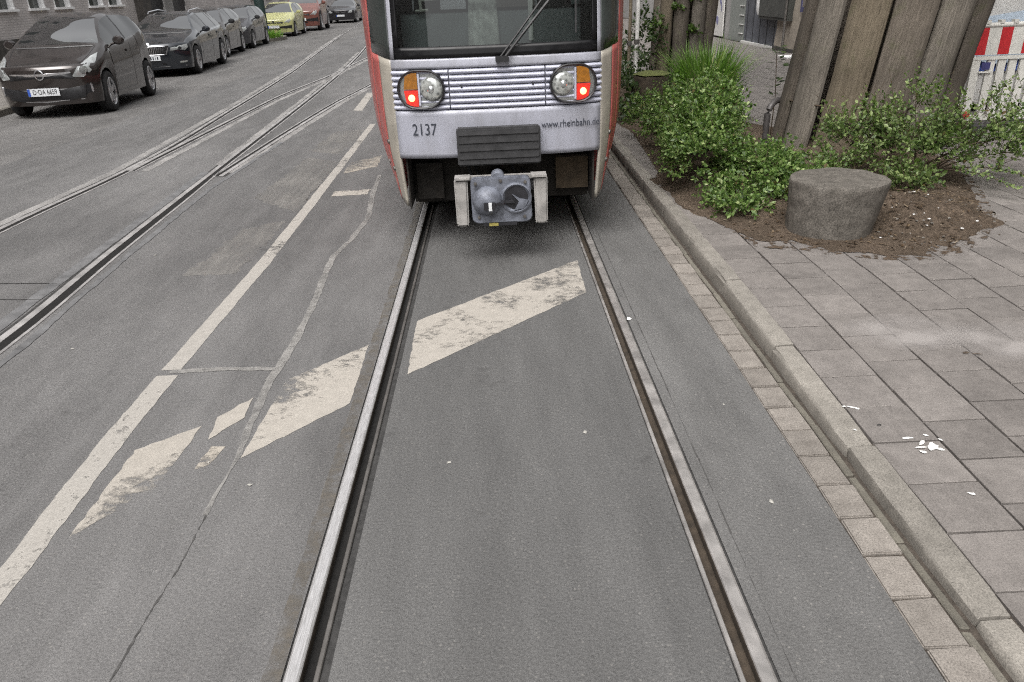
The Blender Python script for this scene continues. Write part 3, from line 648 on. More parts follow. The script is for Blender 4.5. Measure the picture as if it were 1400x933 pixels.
    for i in range(15):
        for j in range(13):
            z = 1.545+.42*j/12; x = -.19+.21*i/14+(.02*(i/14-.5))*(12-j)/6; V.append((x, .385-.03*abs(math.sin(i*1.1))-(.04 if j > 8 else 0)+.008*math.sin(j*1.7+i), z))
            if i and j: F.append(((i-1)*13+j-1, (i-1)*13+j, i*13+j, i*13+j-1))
    o = mk('white_shape', V, F, MATT_WHITE, T, True)
    m = MB(); m.box((.285, .40, 1.75), (.036, .012, .34)); m.build('white_strap', MATT_WHITE, T)
    # wipers
    m = MB(); m.tube([(.055, -.035, 1.485), (.20, -.02, 1.65), (.43, .02, 1.90), (.80, .09, 2.32)], .011, 6); m.tube([(.02, -.03, 1.485), (.17, -.012, 1.66), (.37, .02, 1.90), (.70, .09, 2.32)], .008, 6); a = m.build('wiper_arm', BLACKP, T)
    m = MB(); m.box((.045, -.03, 1.487), (.10, .05, .04)); m.build('wiper_hub', BLACKP, a)
    m = MB(); m.box((.60, .055, 2.0), (.012, .014, .72)); m.build('wiper_blade', RUBBER, T)
    # head lamp clusters
    def stad(hw, hh, n=10, inset=0):
        p = []; r = hh; cx = hw-hh
        for k in range(n+1): t = -math.pi/2+math.pi*k/n; p.append((cx+r*math.cos(t), r*math.sin(t)))
        for k in range(n+1): t = math.pi/2+math.pi*k/n; p.append((-cx+r*math.cos(t), r*math.sin(t)))
        return p
    for q in (-1, 1):
        s = q*s_of(.575); o = S(s, 1.288); n = nrm(s, 1.288); ax = (S(s+.01, 1.288)-o).normalized(); ay = Vector((0, 0, 1)); n = ax.cross(ay).normalized()
        if n.y > 0: n = -n
        H = empty('head_lamp', (0, 0, 0)); H.parent = T
        outer, inner = stad(.184, .142), stad(.170, .128)
        V = []; F = []; nn = len(outer)
        for (p, d) in [(outer, -.03), (outer, .028), (stad(.178, .136), .034), (inner, .028), (inner, -.03)]:
            for x, y in p: V.append(o+ax*x+ay*y+n*d)
        for r_ in range(4):
            for k in range(nn): F.append((r_*nn+k, r_*nn+(k+1) % nn, (r_+1)*nn+(k+1) % nn, (r_+1)*nn+k))
        mk('bezel', V, F, BLACKP, H, True, 40)
        m = MB(); m.prism(inner, o+n*.004, ax, ay, -n*.02); m.build('lamp_housing', REFL, H)
        # q=-1: outer side is at negative x -> signal lamps at outer side
        c = o+ax*(-q*.078)+n*.004
        m = MB(); m.lathe([(.0, .026), (.035, .03), (.06, .025), (.082, .015), (.092, .0)], c, ax, ay, n, 22); m.build('headlight_lens', LENS, H, True, 60)
        m = MB(); m.lathe([(0, .038), (.02, .036), (.026, .03)], c, ax, ay, n, 14); m.build('bulb_cap', REFL, H, True)
        m = MB(); m.prism([(-q*-.0-.007, -.115), (.007, -.115), (.007, .115), (-.007, .115)], o+ax*(q*.014)+n*.004, ax, ay, n*.022); m.build('divider', SILVER_R, H)
        def quarter(top):
            p = []; base = .010
            R_ = .122
            pts = [(x, y) for x, y in stad(.164, R_, 14) if x*q > .024 and x*q < .132 and (y > .004 if top else y < -.004)]
            xs = .024*q; ylim = R_ if top else -R_
            pts2 = [(xs, .004 if top else -.004), (xs, ylim)]+sorted(pts, key=lambda v: v[0]*q)+[(.132*q, .004 if top else -.004)]
            return pts2
        m = MB(); m.prism(quarter(True), o+n*.006, ax, ay, n*.020); m.build('amber_lens', AMBER, H)
        m = MB(); m.prism(quarter(False), o+n*.006, ax, ay, n*.020); m.build('red_lens', REDL, H)
        m = MB(); m.lathe([(0, .012), (.017, .009), (.026, 0)], o+ax*(q*.075)-ay*.060+n*.026, ax, ay, n, 14); m.build('lit_bulb', GLOW, H, True)
    # rubber buffer block
    m = MB(); m.box((-.008, -.03, .858), (.645, .10, .285)); B = m.build('buffer_block', RUBBER, T)
    bm = bmesh.new(); bm.from_mesh(B.data); bmesh.ops.bevel(bm, geom=bm.edges[:], offset=.012, segments=2, affect='EDGES'); bm.to_mesh(B.data); bm.free()
    for z in (.775, .835, .895, .955):
        m = MB(); m.prism([(-.006, -.004), (.012, -.004), (.012, .022), (0, .016)], (-.315, -.078, z), (0, -1, 0), (0, 0, 1), (.614, 0, 0)); m.build('buffer_ridge', RUBBER, B)
    # dark underside
    m = MB(); m.box((0, .55, .56), (1.50, .04, .52)); m.box((0, .62, .34), (1.46, .06, .12)); m.build('underframe', UNDER, T)
    m = MB(); m.box((.60, .44, .53), (.27, .12, .26)); m.build('equipment_box', UNDERB, T)
    m = MB(); m.box((-.60, .46, .50), (.22, .08, .30)); m.build('equipment_box', UNDER, T)
    m = MB(); m.box((0, 10.2, .55), (1.5, 19, .30)); m.build('floor_pan', UNDER, T)
    for x in (-.15, .17): m = MB(); m.box((x, .3, .72), (.06, .25, .16)); m.build('buffer_bracket', UNDER, T)
    for q in (-1, 1): MB().box((q*.752, .36, .57), (.012, .42, .46)).build('skirt_liner', UNDER, T)
    for x0, x1 in ((-.28, -.10), (-.22, -.02), (.08, .30), (.16, .36)):
        m = MB(); m.tube([(x0, .48, .70), (x0+.02, .30, .60), ((x0+x1)/2, .12, .52), (x1, -.05, .56), (x1*.6, -.22, .55)], .014, 7); m.build('air_hose', RUBBER, T, True)
    # wheels of the first bogie
    for q in (-1, 1):
        for yy in (1.7, 3.5):
            m = MB(); m.lathe([(.0, .06), (.25, .06), (.29, .05), (.30, -.05), (.33, -.06), (.33, -.08), (0, -.08)], (q*.74-.02, yy, .31), (0, 1, 0), (0, 0, 1), (q, 0, 0), 28); m.build('wheel', UNDER, T, True)
    # coupler
    C = empty('coupler', (0, 0, 0)); C.parent = T
    yc = -.33; zc = .505
    pl = []
    for (cx, cz, a0) in ((.195, .14, 0), (-.195, .14, 90), (-.175, -.13, 180), (.185, -.13, 270)):
        rr = .03 if cz > 0 else .05
        for k in range(5): t = math.radians(a0+90*k/4); pl.append((cx+rr*math.cos(t), cz+rr*math.sin(t)))
    m = MB(); m.prism(pl, (-.012, yc, zc), (1, 0, 0), (0, 0, 1), (0, .07, 0)); o = m.build('coupler_face', COUPL, C)
    bm = bmesh.new(); bm.from_mesh(o.data); bmesh.ops.bevel(bm, geom=[e for e in bm.edges], offset=.008, segments=2, affect='EDGES'); bm.to_mesh(o.data); bm.free()
    m = MB(); m.lathe([(.115, 0), (.11, .022), (.085, .055), (.06, .075), (.03, .085), (0, .086)], (-.115, yc, zc-.005), (1, 0, 0), (0, 0, 1), (0, -1, 0), 26); m.build('coupler_cone', COUPL, C, True, 50)
    m = MB(); m.lathe([(.118, 0), (.116, .014), (.104, .018), (.098, .008), (.09, .002)], (.105, yc, zc+.012), (1, 0, 0), (0, 0, 1), (0, -1, 0), 26); m.build('coupler_cup', COUPL, C, True, 50)
    m = MB(); m.lathe([(.098, .003), (0, .003)], (.105, yc, zc+.012), (1, 0, 0), (0, 0, 1), (0, -1, 0), 26); m.build('cup_recess', COUPL_D, C)
    m = MB(); m.prism([(-.02, -.095), (.06, -.08), (.092, -.02), (.02, .0), (-.03, .03), (0.02, -.03)], (.105, yc-.006, zc+.012), (1, 0, 0), (0, 0, 1), (0, -.01, 0)); m.build('cup_hook', COUPL, C)
    m = MB(); m.box((-.10, yc-.085, zc-.025), (.085, .03, .06)); m.build('cone_slot', COUPL_D, C)
    m = MB(); m.box((-.095, yc-.102, zc-.025), (.024, .01, .062)); m.build('latch_plate', PLATE, C)
    m = MB(); m.box((-.03, yc-.055, zc-.015), (.075, .05, .018)); m.box((.04, yc-.02, zc-.01), (.10, .02, .022)); m.build('latch_bar', COUPL_D, C)
    m = MB(); m.lathe([(0, .03), (.045, .03), (.052, .02), (.052, -.08)], (-.03, yc+.06, zc+.155), (1, 0, 0), (0, 0, 1), (0, -1, 0), 16); m.build('coupler_pin', COUPL, C, True)
    m = MB(); m.box((-.025, yc+.03, zc-.19), (.26, .05, .025)); m.build('coupler_foot', COUPL_D, C)
    m = MB(); m.box((-.075, yc+.002, zc-.190), (.07, .012, .022)); m.build('yellow_tag', plain('yellow_tag', (.42, .36, .10), .6), C)
    for (bx, bz) in ((-.20, .13), (.175, .13), (-.185, -.13), (.165, -.135), (-.01, .145)):
        m = MB(); m.lathe([(0, .014), (.012, .013), (.014, 0)], (bx, yc, zc+bz), (1, 0, 0), (0, 0, 1), (0, -1, 0), 6); m.build('coupler_bolt', STEEL_D, C)
    m = MB(); m.tube([(-.01, yc+.05, zc), (-.01, .5, zc)], .07, 12); m.build('drawbar', UNDER, C)
    m = MB(); m.box((-.008, yc+.11, zc+.15), (.70, .03, .035)); m.build('crossbar', GUARD, C)
    for q in (-1, 1):
        x = q*.302-.008; p = [(-.052, .165), (.052, .165), (.05, -.19), (.035, -.2), (-.035, -.2), (-.045, -.185)]
        m = MB(); m.prism([(a*q, b) for a, b in p], (x, yc+.02, zc-.005), (1, 0, 0), (0, 0, 1), (0, .09, 0)); g = m.build('coupler_guard', GUARD, C)
        bm = bmesh.new(); bm.from_mesh(g.data); bmesh.ops.bevel(bm, geom=bm.edges[:], offset=.014, segments=3, affect='EDGES'); bm.to_mesh(g.data); bm.free()
        m = MB(); m.box((x-q*.012, yc+.065, zc+.167), (.115, .13, .014)); m.build('guard_cap', GUARD, g)
    # lettering
    def on(x, z, sx=1): 
        s = s_of(abs(x))*(1 if x > 0 else -1); o = S(s, z)+nrm(s, z)*.003; ax = (S(s+.02, z)-S(s-.02, z)).normalized(); ay = Vector((0, 0, 1)); ay = (ay-ax*ay.dot(ax)).normalized()
        n = ax.cross(ay); return frame_m(o, ax, ay, n)
    text('number_lettering', '2137', .125, on(-.578, .985), INK, T, .001, sx=.78)
    text('web_lettering', 'www.rheinbahn.de', .078, on(.556, .992), INK, T, .001, sx=.78)
    return T
build_tram()

# ------------------------------------------------------------------ CARS
def build_car(name, sp, loc, rz, label, group, scale=1.0, detail=True):
    root = empty(name, loc, rz, label, 'car', group); root.scale = scale if isinstance(scale, tuple) else (scale,)*3
    L, W = sp['L'], sp['W']/2; top, belt = interp(sp['top']), interp(sp['belt']); yf, yr, wr = sp['yf'], sp['yr'], sp['wr']
    ra = wr+.055; y0, y1 = .34, L-.30; roofw = sp.get('roofw', .66)*W
    wide = interp([(0, .93), (y0, .955), (yf, 1.0), (L*.5, 1.0), (yr, .995), (y1, .95), (L, .9)])
    cowl, rf, rb, tail = sp['cowl'], sp['rf'], sp['rb'], sp['tail']
    ys = set(np.round(np.linspace(y0, y1, 46), 4)) | {cowl, rf, rb, tail}
    for yw in (yf, yr):
        for k in range(-9, 10): ys.add(round(yw+ra*math.sin(k/9*math.pi/2), 4))
    for a, b in sp['win']: ys |= {a, b}
    ys = sorted(v for v in ys if y0 <= v <= y1)
    def ring(y):
        w = W*wide(y); zt = top(y); zl = min(belt(y), zt-.012); zb = sp.get('sill', .19)
        for yw in (yf, yr):
            if abs(y-yw) < ra: zb = max(zb, wr*.98+math.sqrt(ra*ra-(y-yw)**2))
        g = min(1, max(0, (zt-zl-.03)/.40)); zr = zl+(zt-zl)*.86; xr = w*.93+(roofw-w*.93)*g
        h = zl-zb; r4 = (w*.965, zl)
        rows = [(w*.965, zb), (w*.99, zb+.25*h), (w*1.0, zb+.55*h), (w*.99, zb+.85*h), r4]
        for t in (.10, .55, 1.0): rows.append((r4[0]+(xr-r4[0])*t+.015*g*math.sin(math.pi*t), r4[1]+(zr-r4[1])*t))
        rows.append((xr-.045-.02*g, zr+(zt-zr)*.62)); rows.append((xr*.5, zt-(zt-zr)*.08)); rows.append((0, zt)); return rows
    R = [ring(y) for y in ys]; V = []; nr = 21
    for y, rows in zip(ys, R):
        for k in range(-10, 11): x, z = rows[10-abs(k)]; V.append((x if k > 0 else -x, y, z))
    cls = {'body': []}
    def put(c, f): cls.setdefault(c, []).append(f)
    for i in range(len(ys)-1):
        ym = (ys[i]+ys[i+1])/2
        for k in range(nr-1):
            f = (i*nr+k, i*nr+k+1, (i+1)*nr+k+1, (i+1)*nr+k); row = 10-max(abs(k-10), abs(k+1-10)) # lower row idx
            row = 10-max(abs(k-10), abs(k-9)); c = 'body'
            side = 'l' if k < 10 else 'r'
            if row in (5, 6) and R[i][7][1]-R[i][4][1] > .03:
                for wi, (a, b) in enumerate(sp['win']):
                    if a < ym < b: c = 'win%d%s' % (wi, side)
                if c == 'body' and sp['win'][0][0] < ym < sp['win'][-1][1]: c = 'pillar'
            if row in (8, 9):
                if cowl < ym < rf: c = 'windscreen'
                elif rb < ym < tail: c = 'rear_window'
            put(c, f)
    # rounded ends
    def cap(end):
        i0 = 0 if end == 0 else len(ys)-1; ye = 0 if end == 0 else L; yb = ys[i0]; dep = abs(yb-ye); rows = R[i0]; nc = 16
        zb, zt = rows[0][1], rows[10][1]; grid = []
        prof = sp['nose'] if end == 0 else sp['rear']
        for r_ in range(9):
            xr, z = rows[r_] if r_ < 8 else rows[8]; line = []
            for c in range(nc+1):
                u = -1+2*c/nc
                if c == 0: line.append(i0*nr+r_); continue
                if c == nc: line.append(i0*nr+20-r_); continue
                a = abs(u)
                if r_ == 8:
                    # top edge follows the ring
                    xs = xr*u; t = abs(xs); z2 = interp([(0, rows[10][1]), (rows[9][0], rows[9][1]), (rows[8][0]+1e-4, rows[8][1])])(t); V.append((xs, yb, z2)); line.append(len(V)-1); continue
                v = prof(r_/8); yy = yb+(ye-yb)*(1-a**3.2)**.75*v; V.append((xr*u, yy, z+(zt-rows[8][1])*(1-u*u)*(r_/8)**2)); line.append(len(V)-1)
            grid.append(line)
        for r_ in range(8):
            for c in range(nc):
                f = (grid[r_][c], grid[r_][c+1], grid[r_+1][c+1], grid[r_+1][c]); put('body', f if end == 0 else f[::-1])
    cap(0); cap(1)
    # the ring top between row 8s shares no verts with the cap's top row: acceptable hairline, closed by overlap
    def sub(nm, faces, mat, parent=root):
        idx = sorted({i for f in faces for i in f}); mp = {a: b for b, a in enumerate(idx)}
        return mk(nm, [V[i] for i in idx], [tuple(mp[i] for i in f) for f in faces], mat, parent, True, 42)
    body = sub('body', cls['body'], sp['paint'])
    bm = bmesh.new(); bm.from_mesh(body.data); bmesh.ops.remove_doubles(bm, verts=bm.verts, dist=.0015); bmesh.ops.recalc_face_normals(bm, faces=bm.faces); bm.to_mesh(body.data); bm.free(); body.data.shade_smooth(); body.data.set_sharp_from_angle(angle=math.radians(42))
    for c, f in cls.items():
        if c.startswith('win') and c != 'windscreen': sub('side_window', f, CARGLASS_S)
        elif c == 'windscreen': sub('windscreen', f, CARGLASS_T)
        elif c == 'rear_window': sub('rear_window', f, CARGLASS_T)
        elif c == 'pillar': sub('window_pillar', f, BLACKP)
    allF = [f for fs in cls.values() for f in fs]
    bvh = BVHTree.FromPolygons([Vector(v) for v in V], allF)
    def decal(nm, poly, axis, mat, off=.006, rings=4, parent=root, flip=False, dome=0):
        n = len(poly); cx = sum(p[0] for p in poly)/n; cy = sum(p[1] for p in poly)/n; VV = []; FF = []
        def hit(a, b):
            if axis == 'f': o, d = Vector((a, -2, b)), Vector((0, 1, 0))
            elif axis == 'b': o, d = Vector((a, L+2, b)), Vector((0, -1, 0))
            elif axis == 'r': o, d = Vector((3, a, b)), Vector((-1, 0, 0))
            else: o, d = Vector((-3, a, b)), Vector((1, 0, 0))
            h = bvh.ray_cast(o, d)
            if h[0] is None: return None, None
            nn = h[1] if h[1].dot(d) < 0 else -h[1]
            return h[0], nn
        prev = None
        for r_ in range(rings):
            t = 1-r_/rings
            for p in poly:
                h, nn = hit(cx+(p[0]-cx)*t, cy+(p[1]-cy)*t)
                if h is None: h, nn = prev if prev else (Vector((cx, 0, cy)), Vector((0, -1, 0)))
                prev = (h, nn); VV.append(h+nn*(off+dome*(1-t*t)) if r_ or True else h)
        h, nn = hit(cx, cy)
        if h is None: return None
        VV.append(h+nn*(off+dome))
        for p in range(n): VV.append(VV[p]-nn*(off+.01))
        for r_ in range(rings-1):
            for k in range(n): FF.append((r_*n+k, r_*n+(k+1) % n, (r_+1)*n+(k+1) % n, (r_+1)*n+k))
        c0 = rings*n
        for k in range(n): FF.append(((rings-1)*n+k, (rings-1)*n+(k+1) % n, c0))
        for k in range(n): FF.append((c0+1+k, c0+1+(k+1) % n, (k+1) % n, k))
        m = MB(); m.add(VV, FF); return m.build(nm, mat, parent, True, 50)
    def seamline(pts, axis, w=.007, mat=BLACKP):
        VV = []; FF = []; P2 = []
        for a, b in zip(pts, pts[1:]):
            n = max(1, int(math.hypot(b[0]-a[0], b[1]-a[1])/.06))
            P2 += [(a[0]+(b[0]-a[0])*k/n, a[1]+(b[1]-a[1])*k/n) for k in range(n)]
        P2.append(pts[-1]); m = MB(); run = []
        for (a, b) in P2:
            if axis in 'lr': o, d = Vector((3 if axis == 'r' else -3, a, b)), Vector((-1 if axis == 'r' else 1, 0, 0))
            elif axis == 't': o, d = Vector((a, b, 4)), Vector((0, 0, -1))
            else: o, d = Vector((a, -2, b)), Vector((0, 1, 0))
            h = bvh.ray_cast(o, d)
            if h[0] is not None: run.append(h[0])
        if len(run) > 1: m.tube(run, w/2, 5); return m
        return MB()
    # wheels
    for q in (-1, 1):
        for yw in (yf, yr):
            o = Vector((q*(W-.105), yw, wr)); ax, ay, az = Vector((0, 1, 0)), Vector((0, 0, 1)), Vector((q, 0, 0))
            m = MB(); m.lathe([(wr*.66, .095), (wr*.80, .105), (wr*.95, .095), (wr, .07), (wr, -.07), (wr*.95, -.1), (wr*.5, -.1)], o, ax, ay, az, 26); t = m.build('wheel', TYRE, root, True, 50)
            m = MB(); m.lathe([(wr*.68, .09), (wr*.63, .075), (wr*.60, .03), (wr*.58, -.04), (0, -.05)], o, ax, ay, az, 22); m.build('rim_well', COUPL_D, t, True)
            m = MB()
            m.lathe([(wr*.69, .096), (wr*.66, .104), (wr*.62, .09), (wr*.615, .06)], o, ax, ay, az, 26); m.lathe([(0, .085), (wr*.14, .08), (wr*.17, .05)], o, ax, ay, az, 14)
            for k in range(sp.get('spokes', 5)):
                th = 2*math.pi*k/sp.get('spokes', 5)+.3; d = ax*math.cos(th)+ay*math.sin(th); e = az.cross(d)
                m.add([o+d*wr*.12+e*.032*1+az*.08, o+d*wr*.12-e*.032+az*.08, o+d*wr*.64-e*.045+az*.085, o+d*wr*.64+e*.045+az*.085, o+d*wr*.12+e*.04+az*.04, o+d*wr*.12-e*.04+az*.04, o+d*wr*.64-e*.055+az*.04, o+d*wr*.64+e*.055+az*.04], [(0, 1, 2, 3), (0, 4, 5, 1), (1, 5, 6, 2), (2, 6, 7, 3), (3, 7, 4, 0)])
            m.build('rim', RIM, t, True, 30)
    m = MB(); m.box((0, L/2, .42), (2*W-.50, L-.5, .46)); m.box((0, L/2, .24), (2*W-.46, L-.7, .12)); m.build('underbody', UNDER, root)
    # interior seen through the glass
    zi = belt(cowl)-.12; m = MB(); m.box((0, (cowl+tail)/2+.1, zi-.22), (2*W-.34, tail-cowl-.3, .06)); m.box((0, cowl+.32, zi), (2*W-.36, .34, .16)); inn = m.build('interior', CABDARK, root)
    for q in (-1, 1):
        for yy, hh in ((rf+.28, .62), (rf+1.15, .55)):
            m = MB(); m.prism([(-.23, 0), (.23, 0), (.22, hh*.7), (.15, hh*.86), (-.15, hh*.86), (-.22, hh*.7)], (q*.37, yy, zi-.12), (1, 0, 0), (0, .22, 1), (0, .11, 0)); m.prism([(-.12, 0), (.12, 0), (.10, .17), (-.10, .17)], (q*.37, yy+.15, zi-.12+hh*.88), (1, 0, 0), (0, .1, 1), (0, .08, 0)); m.build('seat', SEATM, inn)
    m = MB(); m.tube([(.36+.17*math.cos(t*.5236), cowl+.60+.05*math.sin(t*.5236), zi+.10+.16*math.sin(t*.5236)) for t in range(13)], .014, 6, False); m.build('steering_wheel', BLACKP, inn)
    m = MB(); m.box((0, rf+.02, top(rf)-.16), (.22, .03, .07)); m.build('rear_view_mirror', BLACKP, inn)
    # mirrors
    for q in (-1, 1):
        yb_ = sp['win'][0][0]+.18; zb_ = belt(yb_)+.05; m = MB(); m.tube([(q*(W-.06), yb_+.03, zb_-.02), (q*(W+.02), yb_, zb_)], .02, 6)
        m.lathe([(0, -.05), (.06, -.045), (.085, -.01), (.085, .035), (0, .04)], (q*(W+.09), yb_+.02, zb_+.04), (1.2, 0, 0), (0, 0, .85), (0, 1, 0), 12); m.build('wing_mirror', sp.get('mirror', sp['paint']), root, True, 40)
    sp['front'](root, decal, seamline, L, W, top, belt)
    # doors, handles, trim
    for q in ('l', 'r'):
        for pts in sp['doors']: seamline(pts, q).build('door_seam', BLACKP, root)
        for (yy, zz) in sp['handles']: decal('door_handle', [(yy-.09, zz-.016), (yy+.09, zz-.016), (yy+.09, zz+.016), (yy-.09, zz+.016)], q, sp['paint'], .024, 2)
        if sp.get('trim'): seamline(sp['trim'], q, .016).build('window_trim', CHROME, root, True)
        if sp.get('rails'):
            m = MB(); s_ = 1 if q == 'r' else -1; rp = sp['rails']
            m.tube([(s_*(roofw-.07), a, top(a)+b) for a, b in rp], .016, 6); m.build('roof_rail', CHROME, root, True)
    return root
def P_(*pts): return list(pts)
def mirror(poly): return [(-a, b) for a, b in poly][::-1]
def text_plate(root, body, y, z, w=.52, tilt=0):
    m = MB(); m.box((0, y, z), (w, .012, .112)); p = m.build('number_plate', PLATE, root)
    m = MB(); m.box((-w/2+.022, y-.0075, z), (.042, .003, .104)); m.build('plate_band', PLATEBLUE, p)
    if body: text('plate_lettering', body, .105, frame_m((.022, y-.008, z), (1, 0, 0), (0, 0, 1), (0, -1, 0)), BLACKP, p, .001, sx=.80)
    return p
def nose_std(a=1.0):
    return interp([(0, .86), (.2, .97), (.45, 1.0), (.7, .97), (.85, .90), (1, .60)])
def front_hatch(root, decal, seam, L, W, top, belt):
    # swept lamps with a clear cover
    hl = [(.50, .60), (.66, .585), (.765, .66), (.80, .80), (.785, .90), (.72, .86), (.60, .73)]
    for poly in (hl, mirror(hl)):
        o = decal('headlight', poly, 'f', LENS_C, .010, 4)
        cx = sum(p[0] for p in poly)/len(poly); cz = sum(p[1] for p in poly)/len(poly)
        if o: decal('lamp_projector', [(cx+.055*math.cos(t*.7)-.02*(1 if cx > 0 else -1), .685+.055*math.sin(t*.7)) for t in range(9)], 'f', REFL, .016, 2, o)
    decal('grille_slot', P_((-.52, .575), (.52, .575), (.50, .66), (-.50, .66)), 'f', BLACKP, .012, 3)
    bar = decal('chrome_bar', P_((-.50, .655), (-.15, .625), (.15, .625), (.50, .655), (.49, .675), (.12, .665), (-.12, .665), (-.49, .675)), 'f', CHROME, .022, 2)
    m = MB(); V0 = []
    m.lathe([(.075, 0), (.078, .014), (.062, .018), (.058, 0)], (0, -.012, .648), (1, 0, 0), (0, 0, 1), (0, -1, 0), 20); m.prism([(-.09, -.012), (.02, -.004), (.01, -.018), (.09, .012), (-.02, .004), (-.01, .018)], (0, -.014, .648), (1, 0, 0), (0, 0, 1), (0, -.012, 0)); m.build('emblem', CHROME, root, True, 30)
    decal('lower_intake', P_((-.62, .30), (-.40, .27), (.40, .27), (.62, .30), (.66, .47), (.40, .44), (-.40, .44), (-.66, .47)), 'f', BLACKP, .016, 6)
    decal('lower_lip', P_((-.60, .262), (0, .235), (.60, .262), (.60, .275), (0, .25), (-.60, .275)), 'f', CHROME, .008, 2)
    for q in (-1, 1):
        decal('fog_lamp_recess', [(q*a, b) for a, b in ((.60, .33), (.74, .35), (.76, .47), (.68, .49))], 'f', BLACKP, .006, 3)
        decal('fog_lamp', [(q*.73+.012*math.cos(t), .42+.07*math.sin(t)) for t in [k*.785 for k in range(8)]], 'f', CHROME, .014, 2)
    text_plate(root, 'D\u00b7OA 6659', -.022, .40)
    seam([(-.62, .345), (-.6, .9), (-.52, 1.0)], 't'); 
    for q in (-1, 1): seam([(q*.56, .30), (q*.66, .6), (q*.70, .98)], 't', .008).build('bonnet_seam', BLACKP, root)
    seam([(-.66, .985), (0, .955), (.66, .985)], 't', .03).build('wiper', BLACKP, root)
def front_estate(root, decal, seam, L, W, top, belt):
    hl = [(.50, .60), (.80, .60), (.855, .66), (.85, .735), (.74, .72), (.52, .68)]
    for poly in (hl, mirror(hl)):
        o = decal('headlight', poly, 'f', LENS_C, .008, 4)
        if o:
            cx = sum(p[0] for p in poly)/len(poly); decal('lamp_projector', [(cx+.04*math.cos(k*.785), .66+.035*math.sin(k*.785)) for k in range(8)], 'f', BLACKP, .014, 2, o)
    gp = P_((-.46, .70), (-.40, .535), (.40, .535), (.46, .70), (.12, .705), (0, .68), (-.12, .705))
    decal('grille', gp, 'f', BLACKP, .006, 3)
    fr = decal('grille_frame', P_((-.47, .70), (-.12, .708), (0, .69), (.12, .708), (.47, .70), (.47, .722), (.12, .732), (0, .712), (-.12, .732), (-.47, .722)), 'f', CHROME, .016, 2)
    decal('grille_frame', P_((-.41, .522), (.41, .522), (.41, .538), (-.41, .538)), 'f', CHROME, .014, 2)
    for q in (-1, 1): decal('grille_frame', [(q*.40, .53), (q*.415, .53), (q*.475, .71), (q*.455, .71)], 'f', CHROME, .014, 2)
    for k in range(-9, 10):
        if k: decal('grille_slat', P_((k*.042-.006, .545), (k*.042+.006, .545), (k*.044+.006, .69), (k*.044-.006, .69)), 'f', STEEL_D if k < 0 else CHROME, .013, 2)
    m = MB(); m.lathe([(0, .014), (.05, .014), (.058, .004), (.058, -.02)], (0, .035, .755), (1, 0, 0), (0, .35, 1), (0, -1, .35), 18); m.build('emblem', CHROME, root, True, 40)
    decal('lower_intake', P_((-.70, .27), (.70, .27), (.66, .37), (-.66, .37)), 'f', BLACKP, .004, 2)
    decal('lower_lip', P_((-.78, .245), (.78, .245), (.78, .262), (-.78, .262)), 'f', CHROME, .010, 2)
    for q in (-1, 1): decal('fog_lamp', [(q*.66, .315), (q*.80, .325), (q*.80, .365), (q*.67, .36)], 'f', LENS, .012, 2)
    text_plate(root, None, -.02, .455)
    for k in range(8): 
        if k != 2: MB().box((-.17+k*.052, -.028, .455), (.012+.016*(k % 3 > 0), .003, .066)).build('plate_stroke', INK, root)
    for q in (-1, 1): seam([(q*.60, .32), (q*.70, .7), (q*.72, 1.15)], 't', .008).build('bonnet_seam', BLACKP, root)
    seam([(-.68, 1.18), (0, 1.14), (.68, 1.18)], 't', .03).build('wiper', BLACKP, root)
def front_small(root, decal, seam, L, W, top, belt):
    z0 = .62
    hl = [(.48, z0), (.68, z0-.02), (.76, z0+.06), (.74, z0+.15), (.62, z0+.12)]
    for poly in (hl, mirror(hl)): decal('headlight', poly, 'f', LENS_C, .010, 3)
    decal('grille', P_((-.42, .58), (.42, .58), (.44, .66), (-.44, .66)), 'f', BLACKP, .006, 2)
    decal('emblem', [(.05*math.cos(k*.785), .67+.05*math.sin(k*.785)) for k in range(8)], 'f', CHROME, .018, 2)
    decal('lower_intake', P_((-.55, .28), (.55, .28), (.58, .38), (-.58, .38)), 'f', BLACKP, .004, 2)
    text_plate(root, None, -.02, .45)
    seam([(-.62, top_c(root)), (.62, top_c(root))], 't', .02)
def top_c(root): return 1.0
def front_black_bumper(root, decal, seam, L, W, top, belt):
    front_small(root, decal, seam, L, W, top, belt)
    decal('bumper_strip', P_((-.76, .36), (.76, .36), (.76, .50), (-.76, .50)), 'f', BLACKP, .03, 3)
HATCH = dict(L=4.0, W=1.74, sill=.20, top=[(0, .70), (.34, .775), (.6, .87), (.95, .985), (1.12, 1.04), (1.55, 1.27), (1.95, 1.425), (2.4, 1.485), (3.0, 1.465), (3.55, 1.36), (3.78, 1.14), (3.9, .95), (4.0, .86)], belt=[(0, .66), (.34, .72), (.7, .83), (1.1, .93), (1.5, .955), (2.2, .985), (3.0, 1.05), (3.5, 1.12), (3.7, 1.05), (4, .85)],
    cowl=1.10, rf=1.93, rb=3.52, tail=3.80, yf=.80, yr=3.31, wr=.31, win=[(1.28, 2.32), (2.40, 3.42)], nose=nose_std(), rear=nose_std(), front=front_hatch, roofw=.66,
    doors=[[(1.22, .28), (1.20, .90)], [(2.37, .28), (2.42, .97)], [(1.22, .28), (2.37, .28)]], handles=[(2.20, .86)], trim=None, spokes=5)
